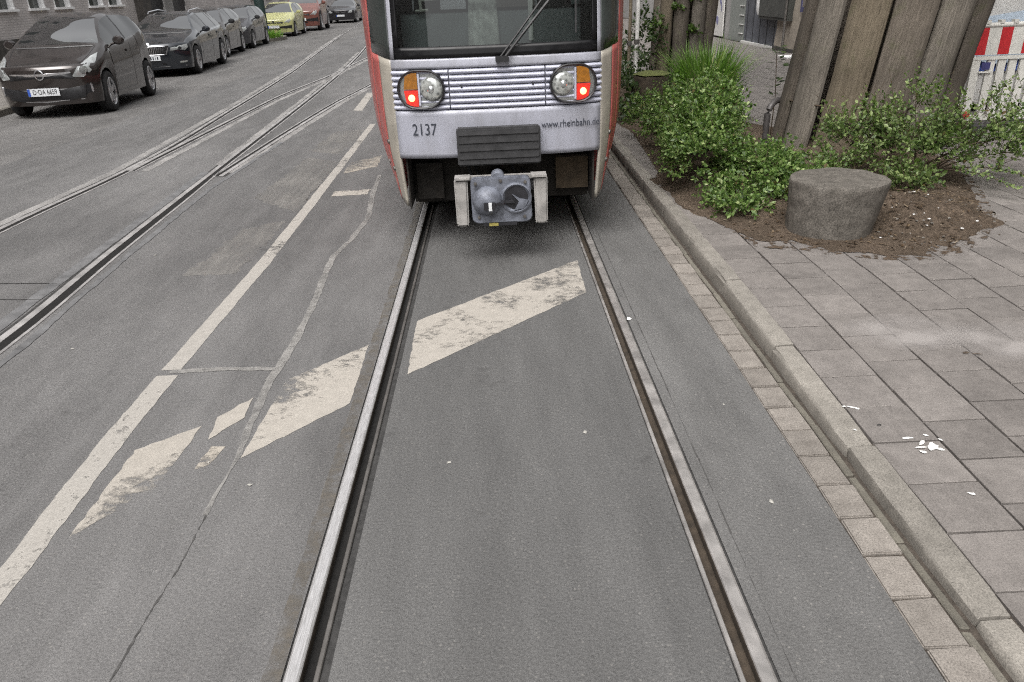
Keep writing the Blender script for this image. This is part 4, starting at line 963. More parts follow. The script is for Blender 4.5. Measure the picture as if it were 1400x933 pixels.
ESTATE = dict(L=4.75, W=1.86, sill=.19, top=[(0, .70), (.34, .78), (.7, .88), (1.15, .965), (1.38, 1.02), (1.9, 1.26), (2.30, 1.40), (2.8, 1.455), (3.6, 1.45), (4.2, 1.38), (4.5, 1.1), (4.65, .95), (4.75, .9)], belt=[(0, .66), (.34, .73), (.8, .83), (1.4, .91), (2, .93), (3.2, .965), (4.2, 1.0), (4.5, .95), (4.75, .85)],
    cowl=1.36, rf=2.26, rb=4.22, tail=4.52, yf=.92, yr=3.78, wr=.335, win=[(1.60, 2.62), (2.70, 3.55), (3.62, 4.15)], nose=nose_std(), rear=nose_std(), front=front_estate, roofw=.63,
    doors=[[(1.5, .3), (1.48, .9)], [(2.66, .3), (2.66, .94)], [(3.35, .55), (3.6, .95)], [(1.5, .3), (3.2, .3)]], handles=[(2.5, .84), (3.45, .87)], trim=[(1.55, .925), (2.6, .955), (3.6, .985), (4.2, 1.02)], rails=[(2.35, .0), (2.42, .045), (3.3, .05), (4.05, .045), (4.12, .0)], spokes=5)
def variant(base, **k): d = dict(base); d.update(k); return d
CP = 'cars parked along the far kerb'
build_car('parked_car', variant(HATCH, paint=carpaint('paint_brown_grey', (.040, .033, .031), .16, .45)), (-7.36, 13.15, .268), math.radians(5.5), 'dark brown-grey three-door hatchback with a wide chrome bar on its nose', CP, (.945, .87, 1.07))
build_car('parked_car', variant(ESTATE, paint=carpaint('paint_black_blue', (.022, .026, .033), .16, .45)), (-8.30, 19.76, .273), math.radians(5.5), 'black estate car with roof rails and slatted chrome grille', CP)
build_car('parked_car', variant(HATCH, front=front_small, win=[(1.28, 2.25), (2.33, 3.15)], paint=carpaint('paint_dark_grey', (.045, .04, .038), .16, .45), mirror=BLACKP), (-9.24, 25.45, .275), math.radians(5.5), 'dark grey hatchback parked between the black estate and another dark hatchback', CP)
build_car('parked_car', variant(HATCH, front=front_small, win=[(1.28, 2.25), (2.33, 3.15)], paint=carpaint('paint_slate', (.055, .055, .062), .16, .45), mirror=BLACKP), (-9.62, 29.75, .275), math.radians(4), 'slate grey hatchback parked just before the dark green mast', CP)
build_car('parked_car', variant(HATCH, front=front_black_bumper, win=[(1.28, 2.25), (2.33, 3.15)], paint=carpaint('paint_yellow', (.50, .50, .22), .3, 0)), (-9.93, 37.9, .275), math.radians(3), 'pale yellow hatchback with a black bumper parked behind the green mast', CP)
build_car('parked_car', variant(HATCH, front=front_black_bumper, win=[(1.28, 2.25), (2.33, 3.15)], paint=carpaint('paint_red', (.17, .06, .045), .3, 0), wr=.36), (-9.85, 43.2, .275), math.radians(3), 'tall dark red car parked behind the pale yellow one', CP, (1.1, 1.05, 1.3))
build_car('parked_car', variant(ESTATE, front=front_small, rails=None, paint=carpaint('paint_black', (.016, .016, .02))), (-9.6, 53.5, .275), math.radians(2), 'black car standing alone where the street bends away', CP)

# ------------------------------------------------------------------ left side: facade, mast, grass
def building_left():
    X = -16.5; B = empty('brick_building', (X, 45, .28), 0, 'long grey brick building with white framed windows behind the parked cars', 'building')
    wins = [(26.2, 27.3), (28.1, 29.2), (30.1, 31.2), (31.9, 33.1), (34.6, 35.9), (36.4, 37.7)]+[(58+i*4.0, 59.5+i*4.0) for i in range(14)]
    z0, z1 = 1.58, 3.2; loc = lambda y: y-45
    def wall(y0, y1, za, zb): 
        m = MB(); m.box((-.2, loc((y0+y1)/2), (za+zb)/2), (.4, y1-y0, zb-za)); m.build('wall', BRICK, B)
    wall(-45, 40.4, 0.1, z0); wall(46.6, 118, .1, z0); wall(-45, 118, z1, 20)
    ed = -45
    for a, b in wins:
        wall(ed, a, z0, z1) if not (ed < 41 < a) else (wall(ed, 40.4, z0, z1), wall(46.6, a, z0, z1)); ed = b
    wall(ed, 118, z0, z1)
    for a, b in wins:
        m = MB(); yc = loc((a+b)/2); w = b-a
        m.box((-.12, loc(a)+.03, (z0+z1)/2), (.26, .06, z1-z0)); m.box((-.12, loc(b)-.03, (z0+z1)/2), (.26, .06, z1-z0)); m.box((-.12, yc, z1-.03), (.26, w-.12, .06)); f = m.build('window', WHITEB, B)
        m = MB(); m.box((-.2, yc, (z0+z1)/2), (.02, w-.1, z1-z0-.05)); m.build('pane', CARGLASS, f)
        m = MB(); m.box((-.04, yc, z0+.035), (.30, w+.16, .08)); m.build('sill', WHITEB, f)
    m = MB(); m.box((.03, loc(20), .4), (.06, 40, .62)); m.build('plinth', STONE_D, B)
    m = MB(); m.box((.2, loc(39.5), 5), (.4, .9, 9.8)); m.build('pilaster', STONE_D, B)
    for a in (40.5, 43.6):
        m = MB(); m.box((-.45, loc(a+1.5), 1.85), (.05, 2.9, 3.5)); d = m.build('garage_door', BLACKP, B)
        m = MB(); m.box((-.2, loc(a+.03), 1.85), (.45, .1, 3.5)); m.build('door_jamb', RENDERW, d)
    # upper storeys
    for k in range(5):
        for i in range(20):
            a = 16+i*4.2; m = MB(); m.box((.02, loc(a), 5.4+k*2.8), (.10, 1.3, 1.5)); f = m.build('window', WHITE, B); m = MB(); m.box((.075, loc(a), 5.4+k*2.8), (.02, 1.1, 1.3)); m.build('pane', CARGLASS, f)
    return B
building_left()
def end_building():
    B = empty('end_building', (-8, 118, 0), 0, 'beige rendered building closing the far end of the street', 'building')
    m = MB(); m.box((0, 2, 6), (40, 4, 12.2)); m.build('wall', RENDERB, B)
    for i in range(12):
        for k in range(3):
            m = MB(); m.box((-17+i*3.1, -.03, 2+k*3.4), (1.4, .12, 1.8)); m.build('window', CARGLASS, B)
end_building()
def mast():
    T = empty('green_mast', (-9.85, 35.9, .275), 0, 'thick dark green mast on a grassy kerbed island before the yellow car', 'mast')
    GM = plain('mast_green', (.018, .036, .034), .5, 0, .2, 4)
    m = MB(); m.tube([(0, 0, .1), (0, 0, .6), (-.03, 0, 2.2), (-.09, 0, 6)], [.20, .19, .23, .22], 18); m.build('mast_shaft', GM, T, True)
    m = MB(); m.lathe([(.27, .1), (.27, .2), (.22, .24), (.19, .24)], (0, 0, .02), (1, 0, 0), (0, 1, 0), (0, 0, 1), 18); m.build('mast_base', GM, T, True)
mast()
isl = []
for k in range(24):
    t = 2*math.pi*k/24; isl.append((-9.78+.85*math.cos(t), 35.7+1.5*math.sin(t)))
m = MB(); m.prism(isl, (0, 0, .26), (1, 0, 0), (0, 1, 0), (0, 0, .14)); o = m.build('island_kerb', KERB); tag(o, 'low stone edged island around the foot of the green mast', 'kerb island')
def blades(name, spots, mat, n, h, lean, w=.012, seed=3, parent=None):
    r = random.Random(seed); V = []; F = []
    for (cx, cy, cz, rx, ry) in spots:
        for _ in range(n):
            t = r.uniform(0, 6.283); q = math.sqrt(r.random()); x, y = cx+rx*q*math.cos(t), cy+ry*q*math.sin(t); d = Vector((math.cos(t), math.sin(t), 0))*r.uniform(.2, 1)*lean+Vector((r.uniform(-.3, .3), r.uniform(-.3, .3), 0))*lean
            hh = h*r.uniform(.55, 1.1); s = d.orthogonal() if d.length > 1e-4 else Vector((1, 0, 0)); s = Vector((-d.y, d.x, 0)); s = s.normalized()*w if s.length > 1e-5 else Vector((w, 0, 0)); b = len(V); base = Vector((x, y, cz))
            for k in range(4):
                u = k/4; p = base+d*hh*u*u+Vector((0, 0, hh*(u-.38*u*u*min(1.3, d.length)))); V += [p-s*(1-u*.7), p+s*(1-u*.7)]
            V.append(base+d*hh+Vector((0, 0, hh*(1-.38*min(1.3, d.length)))))
            for k in range(3): F.append((b+2*k, b+2*k+1, b+2*k+3, b+2*k+2))
            F.append((b+6, b+7, b+8))
    o = mk(name, V, F, mat, parent); o['kind'] = 'stuff'; return o
T = empty('grass_clump', (-9.70, 35.4, .395), 0, 'bright green grass growing around the foot of the green mast', 'grass')
blades('grass_blades', [(.1, -.2, 0, .65, .95)], leaf_mat('island_grass', ((0, (.10, .2, .03)), (1, (.2, .33, .06)))), 190, .42, 1.1, .035, 5, T)

# ------------------------------------------------------------------ soil and plants
def soil_mound():
    xs = [p[0] for p in SOILP]; ysv = [p[1] for p in SOILP]
    r = random.Random(5); dense = []
    n = len(SOILP)
    for i in range(n):
        a, b = Vector(SOILP[i]), Vector(SOILP[(i+1) % n]); k = max(2, int((b-a).length/.06))
        for j in range(k):
            p = a.lerp(b, j/k); d = p-Vector((3.3, 8.6)); amp = .13*min(1, max(0, (6.6-p.y)/.8))*min(1, max(0, (p.x-1.8)/.3))
            an = math.atan2(d.y, d.x); phs = math.sin(an*17)*.35+math.sin(an*41+1)*.3+math.sin(an*83)*.2+r.uniform(-.12, .12)
            p = p+d.normalized()*phs*amp; dense.append((p.x, p.y))
    bm = bmesh.new(); V = [bm.verts.new((x, y, PZ+.004)) for x, y in dense]; f = bm.faces.new(V); bmesh.ops.triangulate(bm, faces=[f])
    me = bpy.data.meshes.new('soil_edge'); bm.to_mesh(me); bm.free()
    base = link_obj('soil_bed', me, SOIL); base['kind'] = 'structure'
    b = NB('soil_spill'); n_ = b.noise(9, 6, .7); b.set(b.ramp(b.noise(40, 5, .7), (.3, (.045, .034, .025)), (.7, (.125, .092, .066))), .97, 0, .15)
    tr = b.n.new('ShaderNodeBsdfTransparent'); mx = b.n.new('ShaderNodeMixShader'); b.link(b.ramp(n_, (.50, 0.0), (.56, .95)), mx.inputs[0]); b.link(tr.outputs[0], mx.inputs[1]); b.link(b.b.outputs[0], mx.inputs[2]); b.link(mx.outputs[0], b.out.inputs[0])
    cx_, cy_ = 3.3, 8.5; sp_ = poly_sheet('soil_spill', [(cx_+(x-cx_)*1.05, cy_+(y-cy_)*(1.045 if y < 7 else 1.0)) if x > 1.95 else (x, y) for x, y in SOILP], PZ+.0035, b.m, base, .02, 3)
    # raised heaps
    from mathutils import noise as mn
    def heap(cx, cy, rx, ry, h, seed):
        V = []; F = []; nr, na = 30, 90
        for i in range(nr+1):
            for k in range(na):
                t = 2*math.pi*k/na; q = i/nr*(1+.22*mn.noise((math.cos(t)*1.7+seed, math.sin(t)*1.7, seed))); x, y = cx+rx*q*math.cos(t), cy+ry*q*math.sin(t)
                z = PZ-.015+h*(1-(i/nr)**1.6)+.06*(1-i/nr)**.5*mn.noise((x*5, y*5, seed))+.03*min(1, 2-2*i/nr)*mn.noise((x*19, y*19, seed)); V.append((x, y, z))
        for i in range(nr):
            for k in range(na): F.append((i*na+k, i*na+(k+1) % na, (i+1)*na+(k+1) % na, (i+1)*na+k)[::-1])
        F.append(tuple(range(na)))
        o = mk('soil_heap', V, F, SOIL, None, True); return o
    for a in ((3.45, 6.15, .66, .68, .15, 1), (2.5, 7.3, 1.0, 1.5, .13, 4), (4.1, 8.5, .85, 1.3, .16, 7), (2.7, 11.5, .9, 2.6, .2, 9)):
        o = heap(*a); o.parent = base
    V = []; F = []
    for _ in range(1500):
        a_ = r.uniform(0, 6.283); q_ = math.sqrt(r.random()); x, y = 3.3+1.45*q_*math.cos(a_), 6.35+1.2*q_*math.sin(a_)
        if not inpoly(x, y, SOILP): continue
        hz = PZ+.010+.15*max(0, 1-(((x-3.5)/.72)**2+((y-6.15)/.72)**2)**.8)+.13*max(0, 1-(((x-2.5)/1.0)**2+((y-7.3)/1.5)**2)**.8)
        t_ = r.uniform(0, 6.283); l_ = r.uniform(.006, .026); w_ = r.uniform(.002, .007); c_, s_ = math.cos(t_), math.sin(t_); k_ = len(V); dz = r.uniform(-.004, .012)
        V += [(x-c_*l_-s_*w_, y-s_*l_+c_*w_, hz), (x-c_*l_+s_*w_, y-s_*l_-c_*w_, hz), (x+c_*l_+s_*w_, y+s_*l_-c_*w_, hz+dz), (x+c_*l_-s_*w_, y+s_*l_+c_*w_, hz+dz)]; F.append((k_, k_+1, k_+2, k_+3))
    lb_ = NB('leaf_litter'); lb_.set(lb_.ramp(lb_.island(), (0, (.02, .013, .008)), (.5, (.07, .045, .025)), (.85, (.15, .11, .07)), (1, (.26, .22, .17))), .9, 0, .2)
    o = mk('leaf_litter', V, F, lb_.m, base); o['kind'] = 'stuff'
    # pebbles and scraps on the soil
    pm = []
    for s in range(4):
        bm = bmesh.new(); bmesh.ops.create_icosphere(bm, subdivisions=1, radius=1); rr = random.Random(s)
        for v in bm.verts: v.co *= rr.uniform(.7, 1.15)
        me = bpy.data.meshes.new('pebble'); bm.to_mesh(me); bm.free(); me.materials.append([WHITE, KERB, BASALT, TWIG][s]); pm.append(me)
    for i in range(150):
        a = r.uniform(0, 6.28); q = math.sqrt(r.random()); x, y = 3.4+.65*q*math.cos(a), 5.8+.55*q*math.sin(a)
        hz = PZ+.005+.15*max(0, 1-(((x-3.5)/.72)**2+((y-6.15)/.72)**2)**.8)
        o = bpy.data.objects.new('pebble', pm[r.choice((0, 1, 1, 2, 2, 2, 3, 3, 3, 3))]); COL.objects.link(o); o.parent = base; s = r.uniform(.004, .013); o.location = (x, y, hz+s*.3); o.scale = (s*1.3, s, s*.6); o.rotation_euler.z = r.uniform(0, 6)
soil_mound()
def sprigs(name, clumps, n, leaf, mat, parent, seed=1, per=12, twig=.16, gap=-2.0, up=.35, ptw=.25):
    """leafy twigs filling ellipsoidal clumps: (cx,cy,cz,rx,ry,rz,weight)"""
    rng = np.random.default_rng(seed); V = []; F = []; tw = MB()
    tot = sum(c[6] for c in clumps)
    for (cx, cy, cz, rx, ry, rz, wgt) in clumps:
        for _ in range(int(n*wgt/tot/per)):
            d = rng.normal(size=3); d /= np.linalg.norm(d)
            if d[2] < -.35: d[2] *= -.5
            q = rng.uniform(.45, 1.0)**.6*rng.uniform(.85, 1.15); p = np.array([cx+rx*d[0]*q, cy+ry*d[1]*q, max(PZ+.02, cz+rz*d[2]*q)])
            if mnoise.noise((p[0]*4.2+seed, p[1]*4.2, p[2]*5.5)) < gap: continue
            t = d+np.array([0, 0, up])+rng.normal(size=3)*.45; t /= np.linalg.norm(t); L = twig*rng.uniform(.6, 1.4)
            if rng.random() < ptw: tw.tube([tuple(p-t*L*.6), tuple(p+t*L)], [.003, .0015], 3, False)
            for k in range(per):
                u = (k+rng.random())/per; a = rng.normal(size=3); a -= t*a.dot(t); a /= np.linalg.norm(a)+1e-6
                ld = a*.8+t*.55; ld /= np.linalg.norm(ld); s = leaf*rng.uniform(.6, 1.25); b0 = p+t*L*(u-.3)
                wv = np.cross(ld, t+rng.normal(size=3)*.5); wv /= np.linalg.norm(wv)+1e-6; nn = np.cross(ld, wv)
                i = len(V); V += [b0, b0+ld*s*.55+wv*s*.30+nn*s*.06, b0+ld*s, b0+ld*s*.55-wv*s*.30+nn*s*.06]
                F.append((i, i+1, i+2, i+3))
    o = mk(name, V, F, mat, parent); o['kind'] = 'stuff'
    if tw.V: t_ = tw.build('twigs', TWIG, parent, fix=False); t_['kind'] = 'stuff'
    return o
def stems(parent, base, tips, r=.008, name='stem'):
    for i, t in enumerate(tips):
        b = Vector(base)+Vector((rnd.uniform(-.06, .06), rnd.uniform(-.06, .06), 0)); mid = b.lerp(Vector(t), .5)+Vector((rnd.uniform(-.05, .05), rnd.uniform(-.05, .05), .04)); m = MB(); m.tube([b, mid, t], [r, r*.75, r*.4], 5); m.build(name, TWIG, parent)
B1 = empty('shrub', (0, 0, 0), 0, 'dense small-leaved green shrub beside the kerb, left of the basalt block', 'shrub')
sprigs('foliage', [(1.98, 7.3, .46, .36, .55, .46, 3), (2.15, 8.0, .54, .40, .6, .48, 3.2), (2.2, 7.7, .84, .24, .35, .20, .8), (2.62, 7.7, .15, .42, .45, .20, 1.8), (2.5, 7.0, .28, .42, .45, .26, 2), (2.72, 6.6, .20, .28, .35, .2, 1.1), (2.1, 6.5, .17, .26, .35, .14, 1), (2.1, 8.9, .48, .34, .6, .44, 1.9), (1.95, 9.8, .34, .22, .6, .34, .9), (2.3, 8.5, .80, .28, .35, .22, .9), (2.4, 9.2, .3, .3, .4, .3, 1), (3.1, 7.3, .14, .28, .3, .12, .8)], 50000, .043, LEAF, B1, 1, 12, .18, -.13)
stems(B1, (2.4, 7.8, PZ), [(2.1, 7.2, .6), (2.3, 7.9, .8), (2.8, 8.0, .5), (2.7, 6.9, .3), (2.2, 8.8, .7)], .01)
B2 = empty('shrub', (0, 0, 0), 0, 'loose sprawling shrub with long sprays in front of the timber guard', 'shrub')
sprigs('foliage', [(3.55, 7.55, .45, .32, .35, .35, 2), (3.95, 7.3, .42, .36, .4, .36, 2.4), (4.3, 7.25, .46, .30, .4, .36, 1.8), (4.65, 7.0, .45, .3, .35, .34, 1.1), (3.35, 7.25, .25, .25, .25, .18, .9), (3.75, 6.75, .22, .3, .25, .16, .9), (4.15, 7.6, .75, .25, .25, .22, .7), (5.0, 7.2, .6, .3, .3, .3, .6)], 14500, .046, LEAF_L, B2, 2, 11, .24, -.02, .5, .6)
stems(B2, (4.0, 7.2, PZ+.1), [(3.6, 7.4, .6), (4.0, 7.2, .7), (4.4, 7.1, .75), (4.8, 6.9, .6), (4.2, 6.8, .4), (3.5, 6.9, .3)], .012)
# long arching sprays towards the barrier
sp_n = 0
for (tip, lf) in (((5.15, 6.75, .75), 34), ((5.3, 7.1, .95), 36), ((4.95, 6.6, .45), 30), ((4.75, 6.45, .25), 26), ((4.9, 7.3, 1.05), 30), ((4.5, 6.35, .2), 22)):
    b = Vector((4.15, 7.15, .2)); mid = b.lerp(Vector(tip), .5)+Vector((0, 0, .16)); m = MB(); pts = [b.lerp(mid, k/5).lerp(mid.lerp(Vector(tip), k/5), k/5) for k in range(6)]; m.tube(pts, [.007, .006, .005, .004, .003, .002], 5); m.build('spray_stem', TWIG, B2)
    r = random.Random(lf); V = []; F = []
    for k in range(lf*5):
        u = .25+.75*r.random(); i = min(4, int(u*5)); p = pts[i].lerp(pts[i+1], u*5-i); d = Vector((r.uniform(-1, 1), r.uniform(-1, 1), r.uniform(-.3, 1))).normalized(); w = d.orthogonal().normalized()*.012; s = r.uniform(.025, .045); n0 = len(V); p = p+d*r.uniform(0, .035); V += [p, p+d*s*.5+w, p+d*s, p+d*s*.5-w]; F.append((n0, n0+1, n0+2, n0+3))
    o = mk('spray_leaves', V, F, LEAF_L, B2); o['kind'] = 'stuff'
GT = empty('grass_tuft', (2.95, 10.9, PZ), 0, 'bright green tuft of long arching grass behind the dense shrub', 'grass')
blades('grass_blades', [(0, 0, .15, .30, .28)], GRASS, 1000, 1.02, .62, .014, 8, GT)
IV = empty('ivy_patch', (0, 0, 0), 0, 'dark low ivy along the kerb beyond the dense shrub', 'ground cover')
sprigs('foliage', [(2.25, 13.2, .35, .35, .9, .35, 1.5), (2.5, 15, .5, .5, 1.0, .5, 1.5), (2.3, 16.5, .8, .4, .8, .7, 1), (2.1, 11.6, .2, .25, .7, .18, .7), (3.2, 12.6, .35, .35, .6, .3, 1), (2.75, 14.2, .9, .25, .4, .7, .8), (2.4, 17.5, 1.3, .4, .8, .8, 1)], 4200, .075, LEAF_IVY, IV, 4, 10, .22)
SPLG = empty('sapling', (3.53, 9.8, PZ), 0, 'thin young shoot with few leaves standing behind the black hoop', 'plant')
m = MB(); m.tube([(0, 0, 0), (.01, 0, .5), (-.02, 0, .9), (-.03, .0, 1.06)], [.008, .006, .005, .003], 5); m.build('stem', TWIG, SPLG)
V = []; F = []; r = random.Random(4)
for k in range(46):
    z = r.choice((r.uniform(.48, .7), r.uniform(.78, 1.08), r.uniform(.85, 1.08))); t = r.uniform(0, 6.28); d = Vector((math.cos(t), math.sin(t), r.uniform(-.2, .5))); p = Vector((-.01, 0, z))+d*r.uniform(0, .09); w = Vector((-d.y, d.x, .2))*.028; s = r.uniform(.07, .11); n0 = len(V); V += [p, p+d*s*.5+w, p+d*s, p+d*s*.5-w]; F.append((n0, n0+1, n0+2, n0+3))
mk('leaves', V, F, LEAF_IVY, SPLG)

# ------------------------------------------------------------------ basalt blocks
def rough_block(name, c, rb, rt, h, skew, mat, seed, label, cat, squash=1.0):
    from mathutils import noise as mn
    root = empty(name, c, 0, label, cat); V = []; F = []; na, nh = 96, 28
    for i in range(nh+1):
        t = i/nh; rr = rb+(rt-rb)*t
        if i == 0: rr *= .96
        if i == nh: rr *= .985
        for k in range(na):
            a = 2*math.pi*k/na; e = 1+.03*mn.noise((math.cos(a)*1.5, math.sin(a)*1.5, seed+t*1.2))+.014*mn.noise((math.cos(a)*6, math.sin(a)*6, seed+t*5))+.007*mn.noise((math.cos(a)*17, math.sin(a)*17, seed+t*14))-(.03*max(0, mn.noise((math.cos(a)*9, math.sin(a)*9, seed+3))) if i >= nh-1 else 0); z = h*t+(.02*mn.noise((math.cos(a)*2, math.sin(a)*2, seed+9)) if i > nh-2 else 0)
            V.append((rr*e*math.cos(a)+skew[0]*t, rr*e*math.sin(a)*squash+skew[1]*t, z))
    for i in range(nh):
        for k in range(na): F.append((i*na+k, i*na+(k+1) % na, (i+1)*na+(k+1) % na, (i+1)*na+k))
    top0 = nh*na; rings = 7; prev = [top0+k for k in range(na)]
    for q in range(1, rings):
        cur = []
        for k in range(na):
            x, y, z = V[top0+k]; f = 1-q/rings; px, py = skew[0]+(x-skew[0])*f, skew[1]+(y-skew[1])*f; V.append((px, py, h+.012*mn.noise((px*9, py*9, seed))+.006)); cur.append(len(V)-1)
        for k in range(na): F.append((prev[k], prev[(k+1) % na], cur[(k+1) % na], cur[k]))
        prev = cur
    F.append(tuple(prev))
    mk('stone', V, F, mat, root, True, 30); return root
rough_block('basalt_block', (2.635, 5.83, PZ-.02), .325, .372, .42, (.05, .02), BASALT, 3, 'squat round basalt block standing on the soil beside the paving', 'stone block')
rb_ = rough_block('basalt_block', (2.55, 12.7, PZ-.02), .34, .30, .52, (.0, .0), EARTHY, 8, 'dark moss-topped stone block among the ivy beyond the shrub', 'stone block')
m = MB(); V = []
from mathutils import noise as mn
V = []; F = []
for i in range(8):
    for k in range(24):
        t = 2*math.pi*k/24; q = i/7*.30; V.append((q*math.cos(t), q*math.sin(t), .54+.05*(1-(i/7)**2)+.02*mn.noise((q*9*math.cos(t), q*9*math.sin(t), 2))))
        if i: F.append(((i-1)*24+k, (i-1)*24+(k+1) % 24, i*24+(k+1) % 24, i*24+k)[::-1])
mk('moss_cap', V, F, MOSS, rb_, True)

# ------------------------------------------------------------------ black hoop
HP = empty('steel_hoop', (3.47, 9.5, PZ), math.radians(36), 'black bent steel hoop standing in the pavement behind the shrub', 'hoop')
m = MB(); pts = [(-.19, 0, 0), (-.19, 0, .30)]+[(-.19+.19*(1-math.cos(t)), 0, .30+.19*math.sin(t)) for t in [math.pi*k/12 for k in range(1, 12)]]+[(.19, 0, .30), (.19, 0, 0)]
m.tube(pts, .038, 12); m.build('hoop_bar', plain('hoop_paint', (.06, .055, .054), .5, .2, .3, 9), HP, True)
for x in (-.19, .19): m = MB(); m.lathe([(.06, 0), (.058, .008), (.034, .012)], (x, 0, 0), (1, 0, 0), (0, 1, 0), (0, 0, 1), 14); m.build('foot_plate', STEEL_D, HP, True)

# ------------------------------------------------------------------ trees with timber guards
def plank_mesh(name, w, h, th, seed, mat):
    from mathutils import noise as mn
    V = []; F = []; nz, nx = 22, 10; r = random.Random(seed)
    for side in (0, 1):
        for i in range(nz+1):
            for j in range(nx+1):
                x = (j/nx-.5)*w; z = h*i/nz; e = .010*mn.noise((seed, z*2.1, 3 if j else 8)) if j in (0, nx) else 0
                y = (-th/2 if side == 0 else th/2)*(1-.82*abs(2*j/nx-1)**2.6)+.02*mn.noise((x*9+seed, z*1.6, side*5)); V.append((x+e*(1 if j else -1)+.02*mn.noise((seed*3.1, z*.8, 1)), y, z))
    n = (nz+1)*(nx+1); w_ = nx+1
    for s in (0, 1):
        for i in range(nz):
            for j in range(nx): f = (s*n+i*w_+j, s*n+i*w_+j+1, s*n+(i+1)*w_+j+1, s*n+(i+1)*w_+j); F.append(f if s == 0 else f[::-1])
    for i in range(nz):
        for j in (0, nx): a, b = i*w_+j, (i+1)*w_+j; f = (a, b, b+n, a+n); F.append(f if j == 0 else f[::-1])
    for i in (0, nz):
        for j in range(nx): a, b = i*w_+j, i*w_+j+1; f = (a, b, b+n, a+n); F.append(f[::-1] if i == 0 else f)
    me = mesh(name, V, F, True, 40); me.materials.append(mat); return me
def tree(c, R_, lean, trunk_r, label, guard_label, planks, seed, H=6.5, crown=True, gh=2.5):
    Tt = empty('street_tree', (*c, PZ), 0, label, 'tree', 'street trees in timber guards'); r = random.Random(seed)
    lx, ly = lean
    pts = [(lx*z, ly*z, z) for z in (0, .4, 1.2, 2.4, 3.6, 4.6)]
    m = MB(); m.tube(pts, [trunk_r*1.35, trunk_r*1.05, trunk_r, trunk_r*.92, trunk_r*.8, trunk_r*.62], 16); trk = m.build('trunk', BARK, Tt, True)
    tips = []
    for k in range(6):
        t = 2*math.pi*k/6+r.uniform(-.3, .3); b = Vector((lx*4.2, ly*4.2, 4.2+.1*k)); tip = b+Vector((math.cos(t)*r.uniform(1.2, 2), math.sin(t)*r.uniform(1.2, 2), r.uniform(1, 2.2))); m = MB(); m.tube([b, b.lerp(tip, .5)+Vector((0, 0, .25)), tip], [trunk_r*.4, trunk_r*.25, .04], 7); m.build('limb', BARK, Tt, True); tips.append(tip)
    cl = [(t.x, t.y, t.z+.3, 1.0, 1.0, .8, 1) for t in tips]+[(lx*6, ly*6, 6.8, 1.3, 1.3, 1.0, 1.3)]
    sprigs('crown', cl, 4200, .17, LEAF_T, Tt, seed, 12, .45)
    Gd = empty('timber_guard', (*c, PZ-.02), 0, guard_label, 'tree guard', 'timber tree guards')
    for i, (ang, w, mat, dz) in enumerate(planks):
        me = plank_mesh('plank', w, gh, .20, seed*7+i, mat); o = bpy.data.objects.new('plank', me); COL.objects.link(o); o.parent = Gd
        a = math.radians(ang); o.location = (R_*math.cos(a), R_*math.sin(a), dz)
        # face outward, then lean
        rotz = Matrix.Rotation(a+math.pi/2, 4, 'Z'); sh = Matrix(((1, 0, lx, 0), (0, 1, ly, 0), (0, 0, 1, 0), (0, 0, 0, 1))); o.matrix_local = Matrix.Translation((R_*math.cos(a), R_*math.sin(a), dz)) @ Matrix.Rotation(math.atan(lx), 4, 'Y') @ Matrix.Rotation(-math.atan(ly), 4, 'X') @ rotz
    for z in (.55, 1.9):
        m = MB(); m.tube([((R_+.045)*math.cos(2*math.pi*k/24)+lx*z, (R_+.045)*math.sin(2*math.pi*k/24)+ly*z, z) for k in range(25)], .009, 5); m.build('binding_wire', TWIG, Gd)
    return Tt
PK = [(196, .40, WOOD_G, 0), (228, .40, WOOD_B, 0), (257, .41, WOOD, 0), (286, .40, WOOD_G, .02), (317, .40, WOOD, 0), (350, .40, WOOD_B, 0), (25, .40, WOOD, 0), (62, .40, WOOD_G, 0), (98, .40, WOOD, 0), (132, .40, WOOD_B, 0), (164, .40, WOOD, 0)]
tree((4.32, 9.15), .86, (.15, -.01), .38, 'leaning street tree inside the timber guard beside the basalt block', 'leaning guard of broad weathered planks behind the sprawling shrub', PK, 11)
PK2 = [(a_, .255, m_, 0) for a_, m_ in zip(range(215, 575, 36), (WOOD_B, WOOD, WOOD_G, WOOD, WOOD_B, WOOD, WOOD, WOOD_B, WOOD, WOOD))]
tree((3.40, 14.5), .46, (.05, 0), .24, 'street tree inside the upright timber guard behind the grass tuft', 'upright guard of weathered planks behind the grass tuft', PK2, 23)
# ivy leaves climbing on the second guard
IV2 = empty('climbing_ivy', (0, 0, 0), 0, 'sparse leafy shoots climbing the upright timber guard', 'plant')
sprigs('foliage', [(3.2, 13.98, 1.5, .10, .06, .12, 1), (3.5, 13.98, 1.15, .1, .06, .1, .8), (2.9, 14.1, 1.2, .1, .1, .25, .8), (3.3, 13.95, 1.75, .08, .06, .1, .5), (3.5, 13.98, 1.6, .08, .05, .2, .6)], 420, .075, LEAF_T, IV2, 6, 10, .10)
# slim posts beyond the ivy
for i, (x, y, mat, lb, rr_) in enumerate(((2.32, 13.6, WOOD_B, 'thin brown wooden stake beside the pale post near the tram', .028), (2.50, 13.9, WHITE, 'thin pale post beside the brown stake near the tram', .035))):
    t = empty('thin_post', (x, y, PZ), 0, lb, 'post'); m = MB(); m.tube([(0, 0, 0), (.02, 0, 1.2), (.03, 0, 2.5)], rr_, 8); m.build('shaft', mat, t, True); m = MB(); m.tube([(.015, 0, .9), (.016, 0, .97)], rr_+.012, 8); m.build('collar', STEEL_D, t, True)

